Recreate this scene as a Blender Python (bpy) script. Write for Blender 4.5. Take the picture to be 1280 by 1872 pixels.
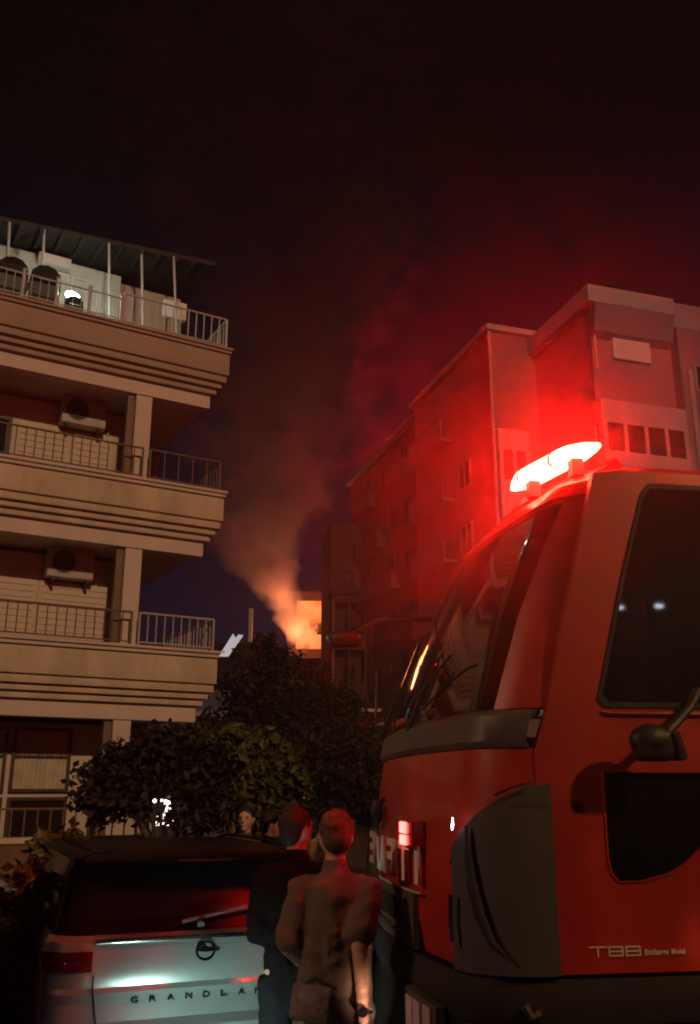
import bpy, bmesh, math, random
import numpy as np
from mathutils import Vector, Matrix, Euler
from mathutils.geometry import tessellate_polygon
R = math.radians
rnd = random.Random(7)
for o in list(bpy.data.objects): bpy.data.objects.remove(o)
scene = bpy.context.scene
C = scene.collection

# ------------------------------------------------------------------ camera
ZC, PITCH, FPX = 1.85, R(16.8), 1700.0
cd = bpy.data.cameras.new('camera'); cam = bpy.data.objects.new('camera', cd); C.objects.link(cam)
cam.location = (0, 0, ZC); cam.rotation_euler = (R(90) + PITCH, 0, 0)
cd.sensor_fit = 'VERTICAL'; cd.sensor_height = 24; cd.lens = 24 * FPX / 1872
cd.clip_start = 0.05; cd.clip_end = 2000
scene.camera = cam
# ------------------------------------------------------------------ night sky
world = bpy.data.worlds.new('World'); scene.world = world; world.use_nodes = True
nt = world.node_tree; bg = nt.nodes['Background']
tc = nt.nodes.new('ShaderNodeTexCoord'); sx = nt.nodes.new('ShaderNodeSeparateXYZ')
rp = nt.nodes.new('ShaderNodeValToRGB')
nt.links.new(tc.outputs['Generated'], sx.inputs[0]); nt.links.new(sx.outputs['Z'], rp.inputs[0])
rp.color_ramp.elements[0].position = 0.0; rp.color_ramp.elements[0].color = (0.0130, 0.0065, 0.0210, 1)
rp.color_ramp.elements[1].position = 0.62; rp.color_ramp.elements[1].color = (0.0010, 0.0005, 0.0010, 1)
e = rp.color_ramp.elements.new(0.30); e.color = (0.0050, 0.0022, 0.0070, 1)
nt.links.new(rp.outputs[0], bg.inputs['Color']); bg.inputs['Strength'].default_value = 1.0
# ------------------------------------------------------------------ lamps
def lamp(name, kind, loc, energy, color, aim=None, size=0.1, spot=None, blend=0.5):
    d = bpy.data.lights.new(name, kind); o = bpy.data.objects.new(name, d); C.objects.link(o)
    o.location = loc; d.energy = energy; d.color = color
    d.shadow_soft_size = size
    if spot: d.spot_size = R(spot); d.spot_blend = blend
    if aim is not None:
        o.rotation_euler = (Vector(aim) - Vector(loc)).to_track_quat('-Z', 'Y').to_euler()
    return o
# high street mast far behind the camera, sodium coloured
lamp('mast_floodlight', 'SPOT', (20, -50, 35), 72000, (1.0, 0.58, 0.32), aim=(3.5, 24, 7.5), size=0.5, spot=32, blend=0.45)
# street lamp on the right pavement, lights the side of the fire engine
lamp('street_lamp_light', 'SPOT', (6.2, 0.6, 6.2), 800, (1.0, 0.50, 0.20), aim=(1.9, 4.2, 1.9), size=0.15, spot=36, blend=0.6)
# lamp added on the left without a fixture, brightens the engine front
lamp('added_left_light', 'SPOT', (-7.5, 1.0, 6.5), 900, (1.0, 0.50, 0.28), aim=(0.6, 5.4, 2.0), size=0.15, spot=27, blend=0.8)
# light added low behind the car to brighten the tailgate
lamp('added_tailgate_light', 'SPOT', (-0.66, 4.60, 0.39), 46, (0.62, 1.0, 0.86), aim=(-0.50, 5.75, 0.72), size=0.08, spot=110, blend=1.0)
# scene view
vs = scene.view_settings; vs.view_transform = 'Standard'; vs.look = 'None'; vs.exposure = 0; vs.gamma = 1
scene.render.engine = 'CYCLES'
cy = scene.cycles
cy.use_denoising = True; cy.denoiser = 'OPENIMAGEDENOISE'
cy.max_bounces = 6; cy.diffuse_bounces = 2; cy.glossy_bounces = 3; cy.transmission_bounces = 4
cy.transparent_max_bounces = 12; cy.volume_bounces = 0
cy.filter_width = 2.0
cy.volume_step_rate = 1.6; cy.volume_max_steps = 64
cy.sample_clamp_indirect = 4; cy.caustics_reflective = False; cy.caustics_refractive = False

def at(px, py, Y):
    """a point of the photograph put at depth Y"""
    u = (px - 640) / FPX; v = (936 - py) / FPX
    d = Vector((u, math.cos(PITCH) - v * math.sin(PITCH), math.sin(PITCH) + v * math.cos(PITCH)))
    return Vector((0, 0, ZC)) + d * (Y / d.y)

# ------------------------------------------------------------------ materials
MATS = {}
def mat(name, col, rough=0.7, metal=0.0, var=0.18, scale=3.0, bump=0.08, bscale=60.0, coat=0.0, streak=0.0, spec=0.5):
    m = bpy.data.materials.new(name); m.use_nodes = True; n = m.node_tree.nodes; l = m.node_tree.links
    b = n['Principled BSDF']
    b.inputs['Roughness'].default_value = rough; b.inputs['Metallic'].default_value = metal
    b.inputs['Coat Weight'].default_value = coat; b.inputs['Coat Roughness'].default_value = 0.08
    b.inputs['Specular IOR Level'].default_value = spec
    t = n.new('ShaderNodeTexCoord'); no = n.new('ShaderNodeTexNoise'); no.inputs['Scale'].default_value = scale
    no.inputs['Detail'].default_value = 6; no.inputs['Roughness'].default_value = 0.65
    src = t.outputs['Object']
    if streak:
        mp = n.new('ShaderNodeMapping'); mp.inputs['Scale'].default_value = (1, 1, 1 - streak)
        l.new(src, mp.inputs[0]); l.new(mp.outputs[0], no.inputs['Vector'])
    else: l.new(src, no.inputs['Vector'])
    cr = n.new('ShaderNodeValToRGB')
    cr.color_ramp.elements[0].position = 0.3; cr.color_ramp.elements[1].position = 0.72
    cr.color_ramp.elements[0].color = tuple(c * (1 - var) for c in col) + (1,)
    cr.color_ramp.elements[1].color = tuple(min(1, c * (1 + var)) for c in col) + (1,)
    l.new(no.outputs['Fac'], cr.inputs[0]); l.new(cr.outputs[0], b.inputs['Base Color'])
    if bump:
        n2 = n.new('ShaderNodeTexNoise'); n2.inputs['Scale'].default_value = bscale; n2.inputs['Detail'].default_value = 4
        l.new(src, n2.inputs['Vector'])
        bp = n.new('ShaderNodeBump'); bp.inputs['Strength'].default_value = bump; bp.inputs['Distance'].default_value = 0.01
        l.new(n2.outputs['Fac'], bp.inputs['Height']); l.new(bp.outputs[0], b.inputs['Normal'])
    MATS[name] = m
    return m
def emat(name, col, strength, var=0.0, scale=8):
    m = bpy.data.materials.new(name); m.use_nodes = True; n = m.node_tree.nodes; l = m.node_tree.links
    n.remove(n['Principled BSDF']); e = n.new('ShaderNodeEmission'); e.inputs[0].default_value = (*col, 1)
    e.inputs[1].default_value = strength
    if var:
        t = n.new('ShaderNodeTexCoord'); no = n.new('ShaderNodeTexNoise'); no.inputs['Scale'].default_value = scale
        l.new(t.outputs['Object'], no.inputs['Vector'])
        mr = n.new('ShaderNodeMapRange'); mr.inputs[1].default_value = 0.35; mr.inputs[2].default_value = 0.65
        mr.inputs[3].default_value = strength * (1 - var); mr.inputs[4].default_value = strength * (1 + var)
        l.new(no.outputs['Fac'], mr.inputs[0]); l.new(mr.outputs[0], e.inputs[1])
    l.new(e.outputs[0], n['Material Output'].inputs[0]); MATS[name] = m; return m
def glass(name, tint, refl=0.06, rough=0.03):
    m = bpy.data.materials.new(name); m.use_nodes = True; n = m.node_tree.nodes; l = m.node_tree.links
    n.remove(n['Principled BSDF'])
    tr = n.new('ShaderNodeBsdfTransparent'); tr.inputs[0].default_value = (*tint, 1)
    gl = n.new('ShaderNodeBsdfGlossy'); gl.inputs['Roughness'].default_value = rough
    fr = n.new('ShaderNodeFresnel'); fr.inputs[0].default_value = 1.5
    ad = n.new('ShaderNodeMath'); ad.operation = 'ADD'; ad.inputs[1].default_value = refl
    t = n.new('ShaderNodeTexCoord'); no = n.new('ShaderNodeTexNoise'); no.inputs['Scale'].default_value = 2.5
    bp = n.new('ShaderNodeBump'); bp.inputs['Strength'].default_value = 0.03
    l.new(t.outputs['Object'], no.inputs['Vector']); l.new(no.outputs['Fac'], bp.inputs['Height']); l.new(bp.outputs[0], gl.inputs['Normal'])
    mx = n.new('ShaderNodeMixShader'); l.new(fr.outputs[0], ad.inputs[0]); l.new(ad.outputs[0], mx.inputs[0])
    l.new(tr.outputs[0], mx.inputs[1]); l.new(gl.outputs[0], mx.inputs[2]); l.new(mx.outputs[0], n['Material Output'].inputs[0])
    MATS[name] = m; return m

asphalt = mat('asphalt', (0.05, 0.05, 0.052), 0.8, var=0.3, scale=1.5, bump=0.4, bscale=90)
paving = mat('paving', (0.22, 0.2, 0.18), 0.85, var=0.2, scale=2)
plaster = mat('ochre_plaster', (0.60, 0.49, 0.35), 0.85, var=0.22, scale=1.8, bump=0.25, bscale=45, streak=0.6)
plaster_top = mat('dim_lit_plaster', (0.42, 0.30, 0.23), 0.85, var=0.14, scale=1.0, bump=0.25, bscale=45, streak=0.6)  # top floor's dimmer, redder light put into the plaster colour
beam_w = mat('cream_beam', (0.66, 0.55, 0.46), 0.8, var=0.1, scale=1.4, bump=0.2, streak=0.5)
wall_l = mat('beige_wall', (0.64, 0.53, 0.42), 0.9, var=0.12, scale=1.2, bump=0.25, bscale=50)
soffit_m = mat('soffit_paint', (0.56, 0.46, 0.42), 0.9, var=0.12, scale=1.5)
shutter_m = mat('cream_shutter', (0.66, 0.56, 0.44), 0.6, var=0.06, scale=2, bump=0.1)
frame_dk = mat('dark_window_frame', (0.05, 0.03, 0.03), 0.5)
curtain_m = mat('net_curtain', (0.55, 0.50, 0.36), 0.9, var=0.2, scale=5)
rail_w = mat('white_rail_paint', (0.52, 0.46, 0.46), 0.45, var=0.1)
rail_b = mat('bronze_rail_paint', (0.20, 0.12, 0.08), 0.5, var=0.12)
ac_m = mat('air_unit_white', (0.50, 0.46, 0.44), 0.6, var=0.08)
ac_fan = mat('air_unit_fan_dark', (0.03, 0.026, 0.024), 0.6)
black_pl = mat('black_plastic', (0.014, 0.014, 0.015), 0.5, var=0.2)
chair_m = mat('dark_blue_grey_plastic', (0.016, 0.022, 0.028), 0.45, var=0.1)
pent_m = mat('penthouse_wall', (0.42, 0.42, 0.36), 0.85, var=0.15, scale=2)
timber = mat('dark_timber', (0.03, 0.02, 0.016), 0.8, var=0.3, scale=6)
white_p = mat('white_paint', (0.72, 0.68, 0.66), 0.55, var=0.07)
pane_dk = mat('dark_window_pane', (0.022, 0.014, 0.018), 0.12, var=0.2, bump=0.02, bscale=3)
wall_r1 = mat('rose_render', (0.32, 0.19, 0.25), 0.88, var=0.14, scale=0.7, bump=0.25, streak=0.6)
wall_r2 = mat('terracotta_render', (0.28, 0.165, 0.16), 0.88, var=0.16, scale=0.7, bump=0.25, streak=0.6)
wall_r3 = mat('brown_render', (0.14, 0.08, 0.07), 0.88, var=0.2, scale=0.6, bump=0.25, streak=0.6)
dimmed = mat('dimmed_render', (0.10, 0.052, 0.046), 0.9, var=0.25, scale=0.8, bump=0.25)  # dim light put into the colour, darkened against the mast's brightness
trim_r = mat('pale_trim', (0.50, 0.39, 0.47), 0.75, var=0.1, scale=1.5)
slate = mat('dull_blue_wall', (0.15, 0.15, 0.22), 0.9, var=0.2, scale=1)
roof_dk = mat('dark_roof', (0.04, 0.025, 0.025), 0.85, var=0.3)
truck_red = mat('fire_red_paint', (0.42, 0.030, 0.016), 0.40, var=0.24, scale=2.2, bump=0.03, bscale=9, coat=0.2)
truck_grey = mat('grey_moulded_plastic', (0.075, 0.072, 0.078), 0.48, var=0.12, scale=3, bump=0.08, bscale=120)
truck_grey2 = mat('olive_grey_grille', (0.085, 0.085, 0.072), 0.55, var=0.15, scale=3, bump=0.1)
rubber = mat('rubber', (0.018, 0.017, 0.018), 0.75, var=0.2)
chrome = mat('chrome', (0.75, 0.75, 0.76), 0.14, metal=1.0, var=0.05, bump=0)
letter_w = mat('reflective_letter_film', (0.80, 0.72, 0.71), 0.45, var=0.12, scale=12, bump=0.02)
seat_m = mat('seat_cloth', (0.05, 0.04, 0.045), 0.9)
silver = mat('silver_car_paint', (0.42, 0.45, 0.46), 0.30, metal=0.55, var=0.05, scale=3, bump=0.015, bscale=400, coat=0.5)
car_black = mat('glossy_black_trim', (0.004, 0.0035, 0.004), 0.5, var=0.1, bump=0, spec=0.06)
car_glass = mat('tinted_car_glass', (0.008, 0.007, 0.008), 0.22, var=0.1, bump=0, spec=0.04)
tail_red = mat('tail_lamp_red', (0.09, 0.008, 0.010), 0.10, var=0.2, scale=20, bump=0, coat=0.8)
plate_m = mat('plate_white', (0.6, 0.6, 0.6), 0.4)
skin_m = mat('skin', (0.56, 0.33, 0.23), 0.5, var=0.1, scale=14, bump=0.05, bscale=200)
hair_m = mat('dark_hair', (0.018, 0.011, 0.009), 0.6, var=0.4, scale=60, bump=0.5, bscale=160)
shaved = mat('cropped_brown_hair', (0.10, 0.06, 0.045), 0.7, var=0.3, scale=40, bump=0.5, bscale=200)
black_cloth = mat('black_cloth', (0.008, 0.006, 0.008), 1.0, var=0.25, scale=6, bump=0.4, bscale=50, spec=0.08)
beige_cloth = mat('beige_cloth', (0.15, 0.11, 0.09), 0.95, var=0.14, scale=5, bump=0.4, bscale=60)
olive_cloth = mat('mustard_cloth', (0.34, 0.23, 0.07), 0.92, var=0.15, scale=5, bump=0.4, bscale=60)
plum_cloth = mat('plum_cloth', (0.10, 0.055, 0.05), 0.92, var=0.15, scale=5, bump=0.4, bscale=60)
grey_knit = mat('grey_patterned_cloth', (0.30, 0.28, 0.28), 0.9, var=0.75, scale=16, bump=0.4, bscale=60)
denim = mat('dark_denim', (0.012, 0.011, 0.014), 1.0, var=0.25, scale=10, spec=0.1)
bark = mat('bark', (0.07, 0.045, 0.03), 0.9, var=0.4, scale=8, bump=0.8, bscale=30)
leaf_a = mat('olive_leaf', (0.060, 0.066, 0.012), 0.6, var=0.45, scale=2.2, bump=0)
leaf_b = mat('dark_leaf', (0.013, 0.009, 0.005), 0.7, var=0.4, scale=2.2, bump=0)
leaf_c = mat('hedge_leaf', (0.095, 0.078, 0.026), 0.6, var=0.45, scale=3, bump=0)
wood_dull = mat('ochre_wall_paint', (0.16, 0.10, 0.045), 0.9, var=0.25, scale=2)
fire_e = emat('flame_glow', (1.0, 0.185, 0.05), 1.6, var=0.45, scale=0.9)
beacon_e = emat('beacon_glow', (1.0, 0.0070, 0.0035), 690, var=0.35, scale=9)
strobe_e = emat('strobe_glow', (1.0, 0.05, 0.04), 14)
bulb_e = emat('cool_bulb', (0.74, 1.0, 0.84), 60)
lamp_e = emat('distant_lamp', (1.0, 0.92, 0.78), 3.0, var=0.6, scale=9)
lamp_c = emat('distant_cool_lamp', (0.75, 0.85, 1.0), 16)
winlit_e = emat('lit_panel', (0.75, 0.68, 0.72), 0.62)
wind_glass = glass('windscreen_glass', (0.34, 0.20, 0.20), 0.02, 0.06)
door_glass = glass('door_glass', (0.12, 0.10, 0.13), 0.03, 0.03)
beacon_red = mat('beacon_red_plastic', (0.45, 0.01, 0.01), 0.2, var=0.1, coat=0.5)

# ------------------------------------------------------------------ object helpers
def link(o, parent=None):
    C.objects.link(o)
    if parent is not None: o.parent = parent
    return o
def thing(name, label, cat, loc=(0, 0, 0), rz=0.0, group=None):
    o = bpy.data.objects.new(name, None); o.empty_display_size = 0.2; C.objects.link(o)
    o.location = loc; o.rotation_euler = (0, 0, rz); o['label'] = label; o['category'] = cat
    if group: o['group'] = group
    return o
def tag(o, label, cat, group=None):
    o['label'] = label; o['category'] = cat
    if group: o['group'] = group
    return o
class MB:
    def __init__(s): s.bm = bmesh.new()
    def box(s, c, d, rot=None, bev=0.0):
        m = Matrix.Translation(c) @ ((Euler(rot).to_matrix().to_4x4()) if rot else Matrix()) @ Matrix.Diagonal((*d, 1))
        r = bmesh.ops.create_cube(s.bm, size=1, matrix=m)
        if bev:
            ed = list({e for v in r['verts'] for e in v.link_edges})
            bmesh.ops.bevel(s.bm, geom=ed, offset=bev, segments=2, affect='EDGES', profile=0.6)
        return s
    def b2(s, lo, hi, bev=0.0):
        return s.box([(a + b) / 2 for a, b in zip(lo, hi)], [abs(b - a) for a, b in zip(lo, hi)], None, bev)
    def tube(s, pts, r, n=8, cap=True):
        pts = [Vector(p) for p in pts]; rs = r if isinstance(r, (list, tuple)) else [r] * len(pts)
        rings = []; up = None
        for i, p in enumerate(pts):
            d = (pts[min(i + 1, len(pts) - 1)] - pts[max(i - 1, 0)]).normalized()
            if up is None: up = Vector((0, 0, 1)) if abs(d.z) < 0.9 else Vector((1, 0, 0))
            a = d.cross(up).normalized(); b = a.cross(d).normalized(); up = b
            rings.append([s.bm.verts.new(p + (a * math.cos(t) + b * math.sin(t)) * rs[i]) for t in [2 * math.pi * k / n for k in range(n)]])
        for q, w in zip(rings, rings[1:]):
            for k in range(n): s.bm.faces.new((q[k], q[(k + 1) % n], w[(k + 1) % n], w[k]))
        if cap:
            s.bm.faces.new(rings[0][::-1]); s.bm.faces.new(rings[-1])
        return s
    def ball(s, c, r, sub=2, rot=None):
        r = r if isinstance(r, (list, tuple, Vector)) else (r, r, r)
        m = Matrix.Translation(c) @ (Euler(rot).to_matrix().to_4x4() if rot else Matrix()) @ Matrix.Diagonal((*r, 1))
        bmesh.ops.create_icosphere(s.bm, subdivisions=sub, radius=1, matrix=m); return s
    def cap(s, p0, p1, r0, r1, n=14):
        """tapered capsule; radii may be (side, depth) pairs"""
        p0, p1 = Vector(p0), Vector(p1); k = max(2, int((p1 - p0).length / 0.04))
        for i in range(k + 1):
            t = i / k
            a = r0 if isinstance(r0, tuple) else (r0, r0); b = r1 if isinstance(r1, tuple) else (r1, r1)
            x = a[0] + (b[0] - a[0]) * t; y = a[1] + (b[1] - a[1]) * t
            s.ball(p0.lerp(p1, t), (x, y, (x + y) / 2), 2)
        return s
    def poly(s, pts, thick, f, holes=()):
        """prism of a 2-D outline with holes; f maps (a, b, depth) to 3-D"""
        loops = [list(pts)] + [list(h) for h in holes]
        tri = tessellate_polygon([[Vector((a, b, 0)) for a, b in lp] for lp in loops])
        flat = [p for lp in loops for p in lp]
        A = [s.bm.verts.new(f(a, b, 0)) for a, b in flat]; B = [s.bm.verts.new(f(a, b, thick)) for a, b in flat]
        for t in tri:
            try: s.bm.faces.new([A[i] for i in t]); s.bm.faces.new([B[i] for i in reversed(t)])
            except ValueError: pass
        o = 0
        for lp in loops:
            n = len(lp)
            for i in range(n):
                j = (i + 1) % n
                s.bm.faces.new((A[o + i], A[o + j], B[o + j], B[o + i]))
            o += n
        return s
    def loft(s, rings, closed=True, caps=True, thick=0.0):
        V = [[s.bm.verts.new(p) for p in r] for r in rings]; fs = []
        for q, w in zip(V, V[1:]):
            n = len(q)
            for k in range(n if closed else n - 1): fs.append(s.bm.faces.new((q[k], q[(k + 1) % n], w[(k + 1) % n], w[k])))
        if closed and caps: s.bm.faces.new(V[0][::-1]); s.bm.faces.new(V[-1])
        if thick:
            bmesh.ops.recalc_face_normals(s.bm, faces=fs)
            bmesh.ops.solidify(s.bm, geom=fs, thickness=thick)
        return s
    def mesh(s, name, smooth=False, angle=35):
        bmesh.ops.recalc_face_normals(s.bm, faces=s.bm.faces)
        me = bpy.data.meshes.new(name); s.bm.to_mesh(me); s.bm.free()
        if smooth:
            me.polygons.foreach_set('use_smooth', [True] * len(me.polygons))
            try: me.set_sharp_from_angle(angle=R(angle))
            except Exception: pass
        return me
    def build(s, name, m, parent=None, smooth=False, angle=35, loc=None):
        me = s.mesh(name, smooth, angle); me.materials.append(m)
        o = link(bpy.data.objects.new(name, me), parent)
        if loc is not None: o.location = loc
        return o
def inst(name, me, parent, loc, rz=0, scale=None):
    o = link(bpy.data.objects.new(name, me), parent); o.location = loc
    if rz: o.rotation_euler = (0, 0, rz)
    if scale: o.scale = scale
    return o
def rmesh(mb, name, m, parent, voxel=0.014, smooth_it=6, wrinkle=0.0):
    """weld an assembly of overlapping volumes into one continuous smooth skin"""
    me = mb.mesh(name + '_raw'); t = bpy.data.objects.new('tmp', me); C.objects.link(t)
    q = t.modifiers.new('r', 'REMESH'); q.mode = 'VOXEL'; q.voxel_size = voxel; q.use_smooth_shade = True
    if smooth_it:
        w = t.modifiers.new('s', 'SMOOTH'); w.factor = 0.5; w.iterations = smooth_it
    dg = bpy.context.evaluated_depsgraph_get(); dg.update()
    nm = bpy.data.meshes.new_from_object(t.evaluated_get(dg)); bpy.data.objects.remove(t); bpy.data.meshes.remove(me)
    if wrinkle:
        nv = len(nm.vertices); co = np.empty(nv * 3, dtype=np.float32); nm.vertices.foreach_get('co', co); co = co.reshape(-1, 3)
        no = np.empty(nv * 3, dtype=np.float32); nm.vertices.foreach_get('normal', no); no = no.reshape(-1, 3)
        x, y, z = co[:, 0], co[:, 1], co[:, 2]
        wq = np.sin(x * 9 + z * 5 + 1.3) + np.sin(z * 11 - x * 6 + y * 7); wr = np.sin(x * 15 - z * 8 + y * 4)
        f = np.sin(z * 30 + wq * 2.2 + x * 14) * (0.5 + 0.5 * np.sin(x * 8 + z * 6 + 2)) + 0.5 * np.sin(z * 55 + wr * 3 + y * 20) + 0.6 * np.sin(x * 38 + wq * 1.5)
        nm.vertices.foreach_set('co', (co + no * (wrinkle * 0.45 * f)[:, None]).ravel()); nm.update()
    nm.name = name; nm.materials.clear(); nm.materials.append(m)
    nm.polygons.foreach_set('use_smooth', [True] * len(nm.polygons))
    return link(bpy.data.objects.new(name, nm), parent)
def glyph(ch, w, h, f, depth, name, m, parent, bold=0.02):
    """one letter as a solid mesh; f(a, b, d) puts it on its surface"""
    cu = bpy.data.curves.new('t', 'FONT'); cu.body = ch; cu.size = 1; cu.extrude = 0.5; cu.offset = bold; cu.resolution_u = 4
    t = bpy.data.objects.new('t', cu); C.objects.link(t)
    dg = bpy.context.evaluated_depsgraph_get(); dg.update()
    me = bpy.data.meshes.new_from_object(t.evaluated_get(dg)); bpy.data.objects.remove(t)
    xs = [v.co.x for v in me.vertices]; ys = [v.co.y for v in me.vertices]
    x0, x1, y0, y1 = min(xs), max(xs), min(ys), max(ys)
    for v in me.vertices:
        v.co = Vector(f((v.co.x - x0) / (x1 - x0) * w, (v.co.y - y0) / (y1 - y0) * h, (v.co.z + 0.5) * depth))
    me.name = name; me.materials.clear(); me.materials.append(m)
    bm = bmesh.new(); bm.from_mesh(me); bmesh.ops.recalc_face_normals(bm, faces=bm.faces); bm.to_mesh(me); bm.free()
    return link(bpy.data.objects.new(name, me), parent)
def ring(x0, x1, y0, y1, r, z, n=6, bulge=0.0):
    """rounded rectangle outline, counter-clockwise"""
    pts = []
    for cx, cy_, a0 in ((x1 - r, y1 - r, 0), (x0 + r, y1 - r, 90), (x0 + r, y0 + r, 180), (x1 - r, y0 + r, 270)):
        for k in range(n + 1):
            a = R(a0 + 90 * k / n); pts.append(Vector((cx + r * math.cos(a), cy_ + r * math.sin(a), z)))
    return pts

# ================================================================== THE SETTING
g = MB(); g.b2((-300, -120, -0.5), (300, 500, 0)); go = g.build('ground', asphalt); go['kind'] = 'structure'
# ================================================================== LEFT APARTMENT BUILDING
LA = R(30); LO = Vector((-2.69, 16.5, 0))
def lw(x, y, z): # local -> world
    return Vector((LO.x + x * math.cos(LA) - y * math.sin(LA), LO.y + x * math.sin(LA) + y * math.cos(LA), z))
pv = MB(); pv.b2((-14, -3.2, 0.002), (5, 6.0, 0.13)); po = pv.build('pavement', paving); po.location = LO; po.rotation_euler = (0, 0, LA); po['kind'] = 'structure'
ap = thing('apartment_building', 'ochre apartment building with stacked open corner balconies on the left of the street', 'building', LO, LA)
XL = -11.0
# main wall block left of and behind the columns, ground floor too
w = MB()
w.b2((XL, 1.2, 0.13), (-1.25, 9, 3.0)); w.b2((XL, 1.2, 3.3), (-1.25, 9, 5.96)); w.b2((XL, 1.2, 6.25), (-1.25, 9, 8.88))
w.build('wall', wall_l, ap)
w = MB(); w.b2((XL, 2.1, 9.25), (-1.35, 9, 12.45)); w.build('penthouse_wall', pent_m, ap)
gw = MB(); gw.b2((-1.25, 1.7, 0.13), (-0.1, 9, 3.0)); gw.build('ground_floor_wall', wall_l, ap)
for k, zb in enumerate((3.02, 5.98, 8.90)):
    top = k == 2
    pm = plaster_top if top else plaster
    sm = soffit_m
    s = MB(); s.b2((XL, 0.0, zb), (0.0, 0.22, zb + 0.27), 0.006); s.build('cream_edge_beam', beam_w, ap)
    s = MB(); s.b2((XL, 0.22, zb + 0.06), (-0.03, 3.0, zb + 0.30)); s.build('balcony_soffit', sm, ap)
    # three corbelled steps, each proud of the one below
    for j, (o_, za, zt) in enumerate(((0.09, 0.275, 0.36), (0.16, 0.39, 0.47), (0.23, 0.50, 0.62))):
        s = MB(); s.b2((XL, -o_, zb + za), (o_, 0.20, zb + zt), 0.012)
        s.b2((-0.10, 0.20, zb + za), (o_, 3.05, zb + zt), 0.012)
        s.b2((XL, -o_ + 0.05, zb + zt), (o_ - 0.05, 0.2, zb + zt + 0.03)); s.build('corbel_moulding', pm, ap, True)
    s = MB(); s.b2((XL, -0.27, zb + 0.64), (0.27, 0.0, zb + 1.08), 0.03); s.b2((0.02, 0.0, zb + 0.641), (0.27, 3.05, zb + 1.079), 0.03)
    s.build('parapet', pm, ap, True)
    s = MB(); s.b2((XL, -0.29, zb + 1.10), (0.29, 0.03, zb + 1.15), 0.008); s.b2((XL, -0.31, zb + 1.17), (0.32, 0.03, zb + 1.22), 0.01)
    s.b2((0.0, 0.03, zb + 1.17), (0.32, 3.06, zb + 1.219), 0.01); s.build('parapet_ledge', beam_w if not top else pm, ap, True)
# columns under each balcony
for zb, zt in ((0.13, 3.02), (4.2, 5.98), (7.15, 8.90)):
    s = MB(); s.b2((-1.42, 0.03, zb), (-1.12, 0.26, zt), 0.01); s.build('column', wall_l if zb < 1 else beam_w, ap)
    s = MB(); s.b2((-1.56, 0.08, zb), (-1.44, 0.20, zt), 0.01); s.build('downpipe', rail_b, ap)
# side bracket of floor two seen as a slanted pale post
s = MB(); s.tube([(-0.12, 2.8, 7.2), (-0.12, 2.8, 8.95)], 0.09, 8); s.build('corner_post', soffit_m, ap)
# railings: handrail, bottom rail, balusters one by one
bal_me = {}
def baluster(h, m, r=0.011):
    k = (round(h, 3), m.name, r)
    if k not in bal_me:
        b = MB(); b.tube([(0, 0, 0), (0, 0, h)], r, 6); me = b.mesh('baluster', True); me.materials.append(m); bal_me[k] = me
    return bal_me[k]
def railing(x0, x1, y, z, h, m, parent, n, postr=0.02, side=None, gap=0.06):
    b = MB(); b.tube([(x0, y, z + h), (x1, y, z + h)], 0.020, 8)
    if side: b.tube([(x1, y, z + h), (x1, y + side, z + h)], 0.020, 8)
    rl = b.build('railing', m, parent, True)
    b = MB(); b.tube([(x0, y, z + gap), (x1, y, z + gap)], 0.014, 6)
    if side: b.tube([(x1, y, z + gap), (x1, y + side, z + gap)], 0.014, 6)
    b.build('bottom_rail', m, rl, True)
    for i in range(n + 1):
        x = x0 + (x1 - x0) * i / n
        big = i == 0 or i == n
        inst('baluster', baluster(h - (0 if big else gap), m, postr if big else 0.011), rl, (x, y, z + (0 if big else gap)))
    if side:
        k = int(side / 0.155)
        for i in range(1, k + 1): inst('baluster', baluster(h - gap, m), rl, (x1, y + side * i / k, z + gap))
    return rl
# floor 1: bronze over the shuttered part, white beyond the column
railing(-6.6, -1.30, -0.20, 4.24, 0.56, rail_b, ap, 34)
railing(-1.16, 0.19, -0.20, 4.24, 0.56, rail_w, ap, 9, side=2.6)
railing(-6.6, -1.30, -0.20, 7.20, 0.58, rail_b, ap, 34)
railing(-1.16, 0.19, -0.20, 7.20, 0.58, rail_b, ap, 5, side=2.6)
# top terrace: white balusters at the corner, open pipe rails with posts to the left
railing(-1.85, 0.19, -0.22, 10.12, 0.62, rail_w, ap, 13, postr=0.024, side=2.4)
b = MB(); b.tube([(-6.6, -0.22, 10.62), (-1.88, -0.22, 10.62)], 0.016, 6); b.tube([(-6.6, -0.22, 10.20), (-1.88, -0.22, 10.20)], 0.014, 6)
tr = b.build('terrace_railing', rail_w, ap, True)
for i in range(8):
    b = MB(); x = -1.90 - 0.585 * i; b.tube([(x, -0.22, 10.12), (x, -0.22, 10.66)], 0.028, 8); b.ball((x, -0.22, 10.15), 0.05, 2); b.ball((x, -0.22, 10.69), 0.036, 2); b.build('post', rail_w, tr, True)
    for q in range(1, 4):
        if rnd.random() < 0.75:
            inst('baluster', baluster(0.44, rail_w, 0.008), tr, (x - 0.585 * q / 4, -0.22, 10.18))
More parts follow.
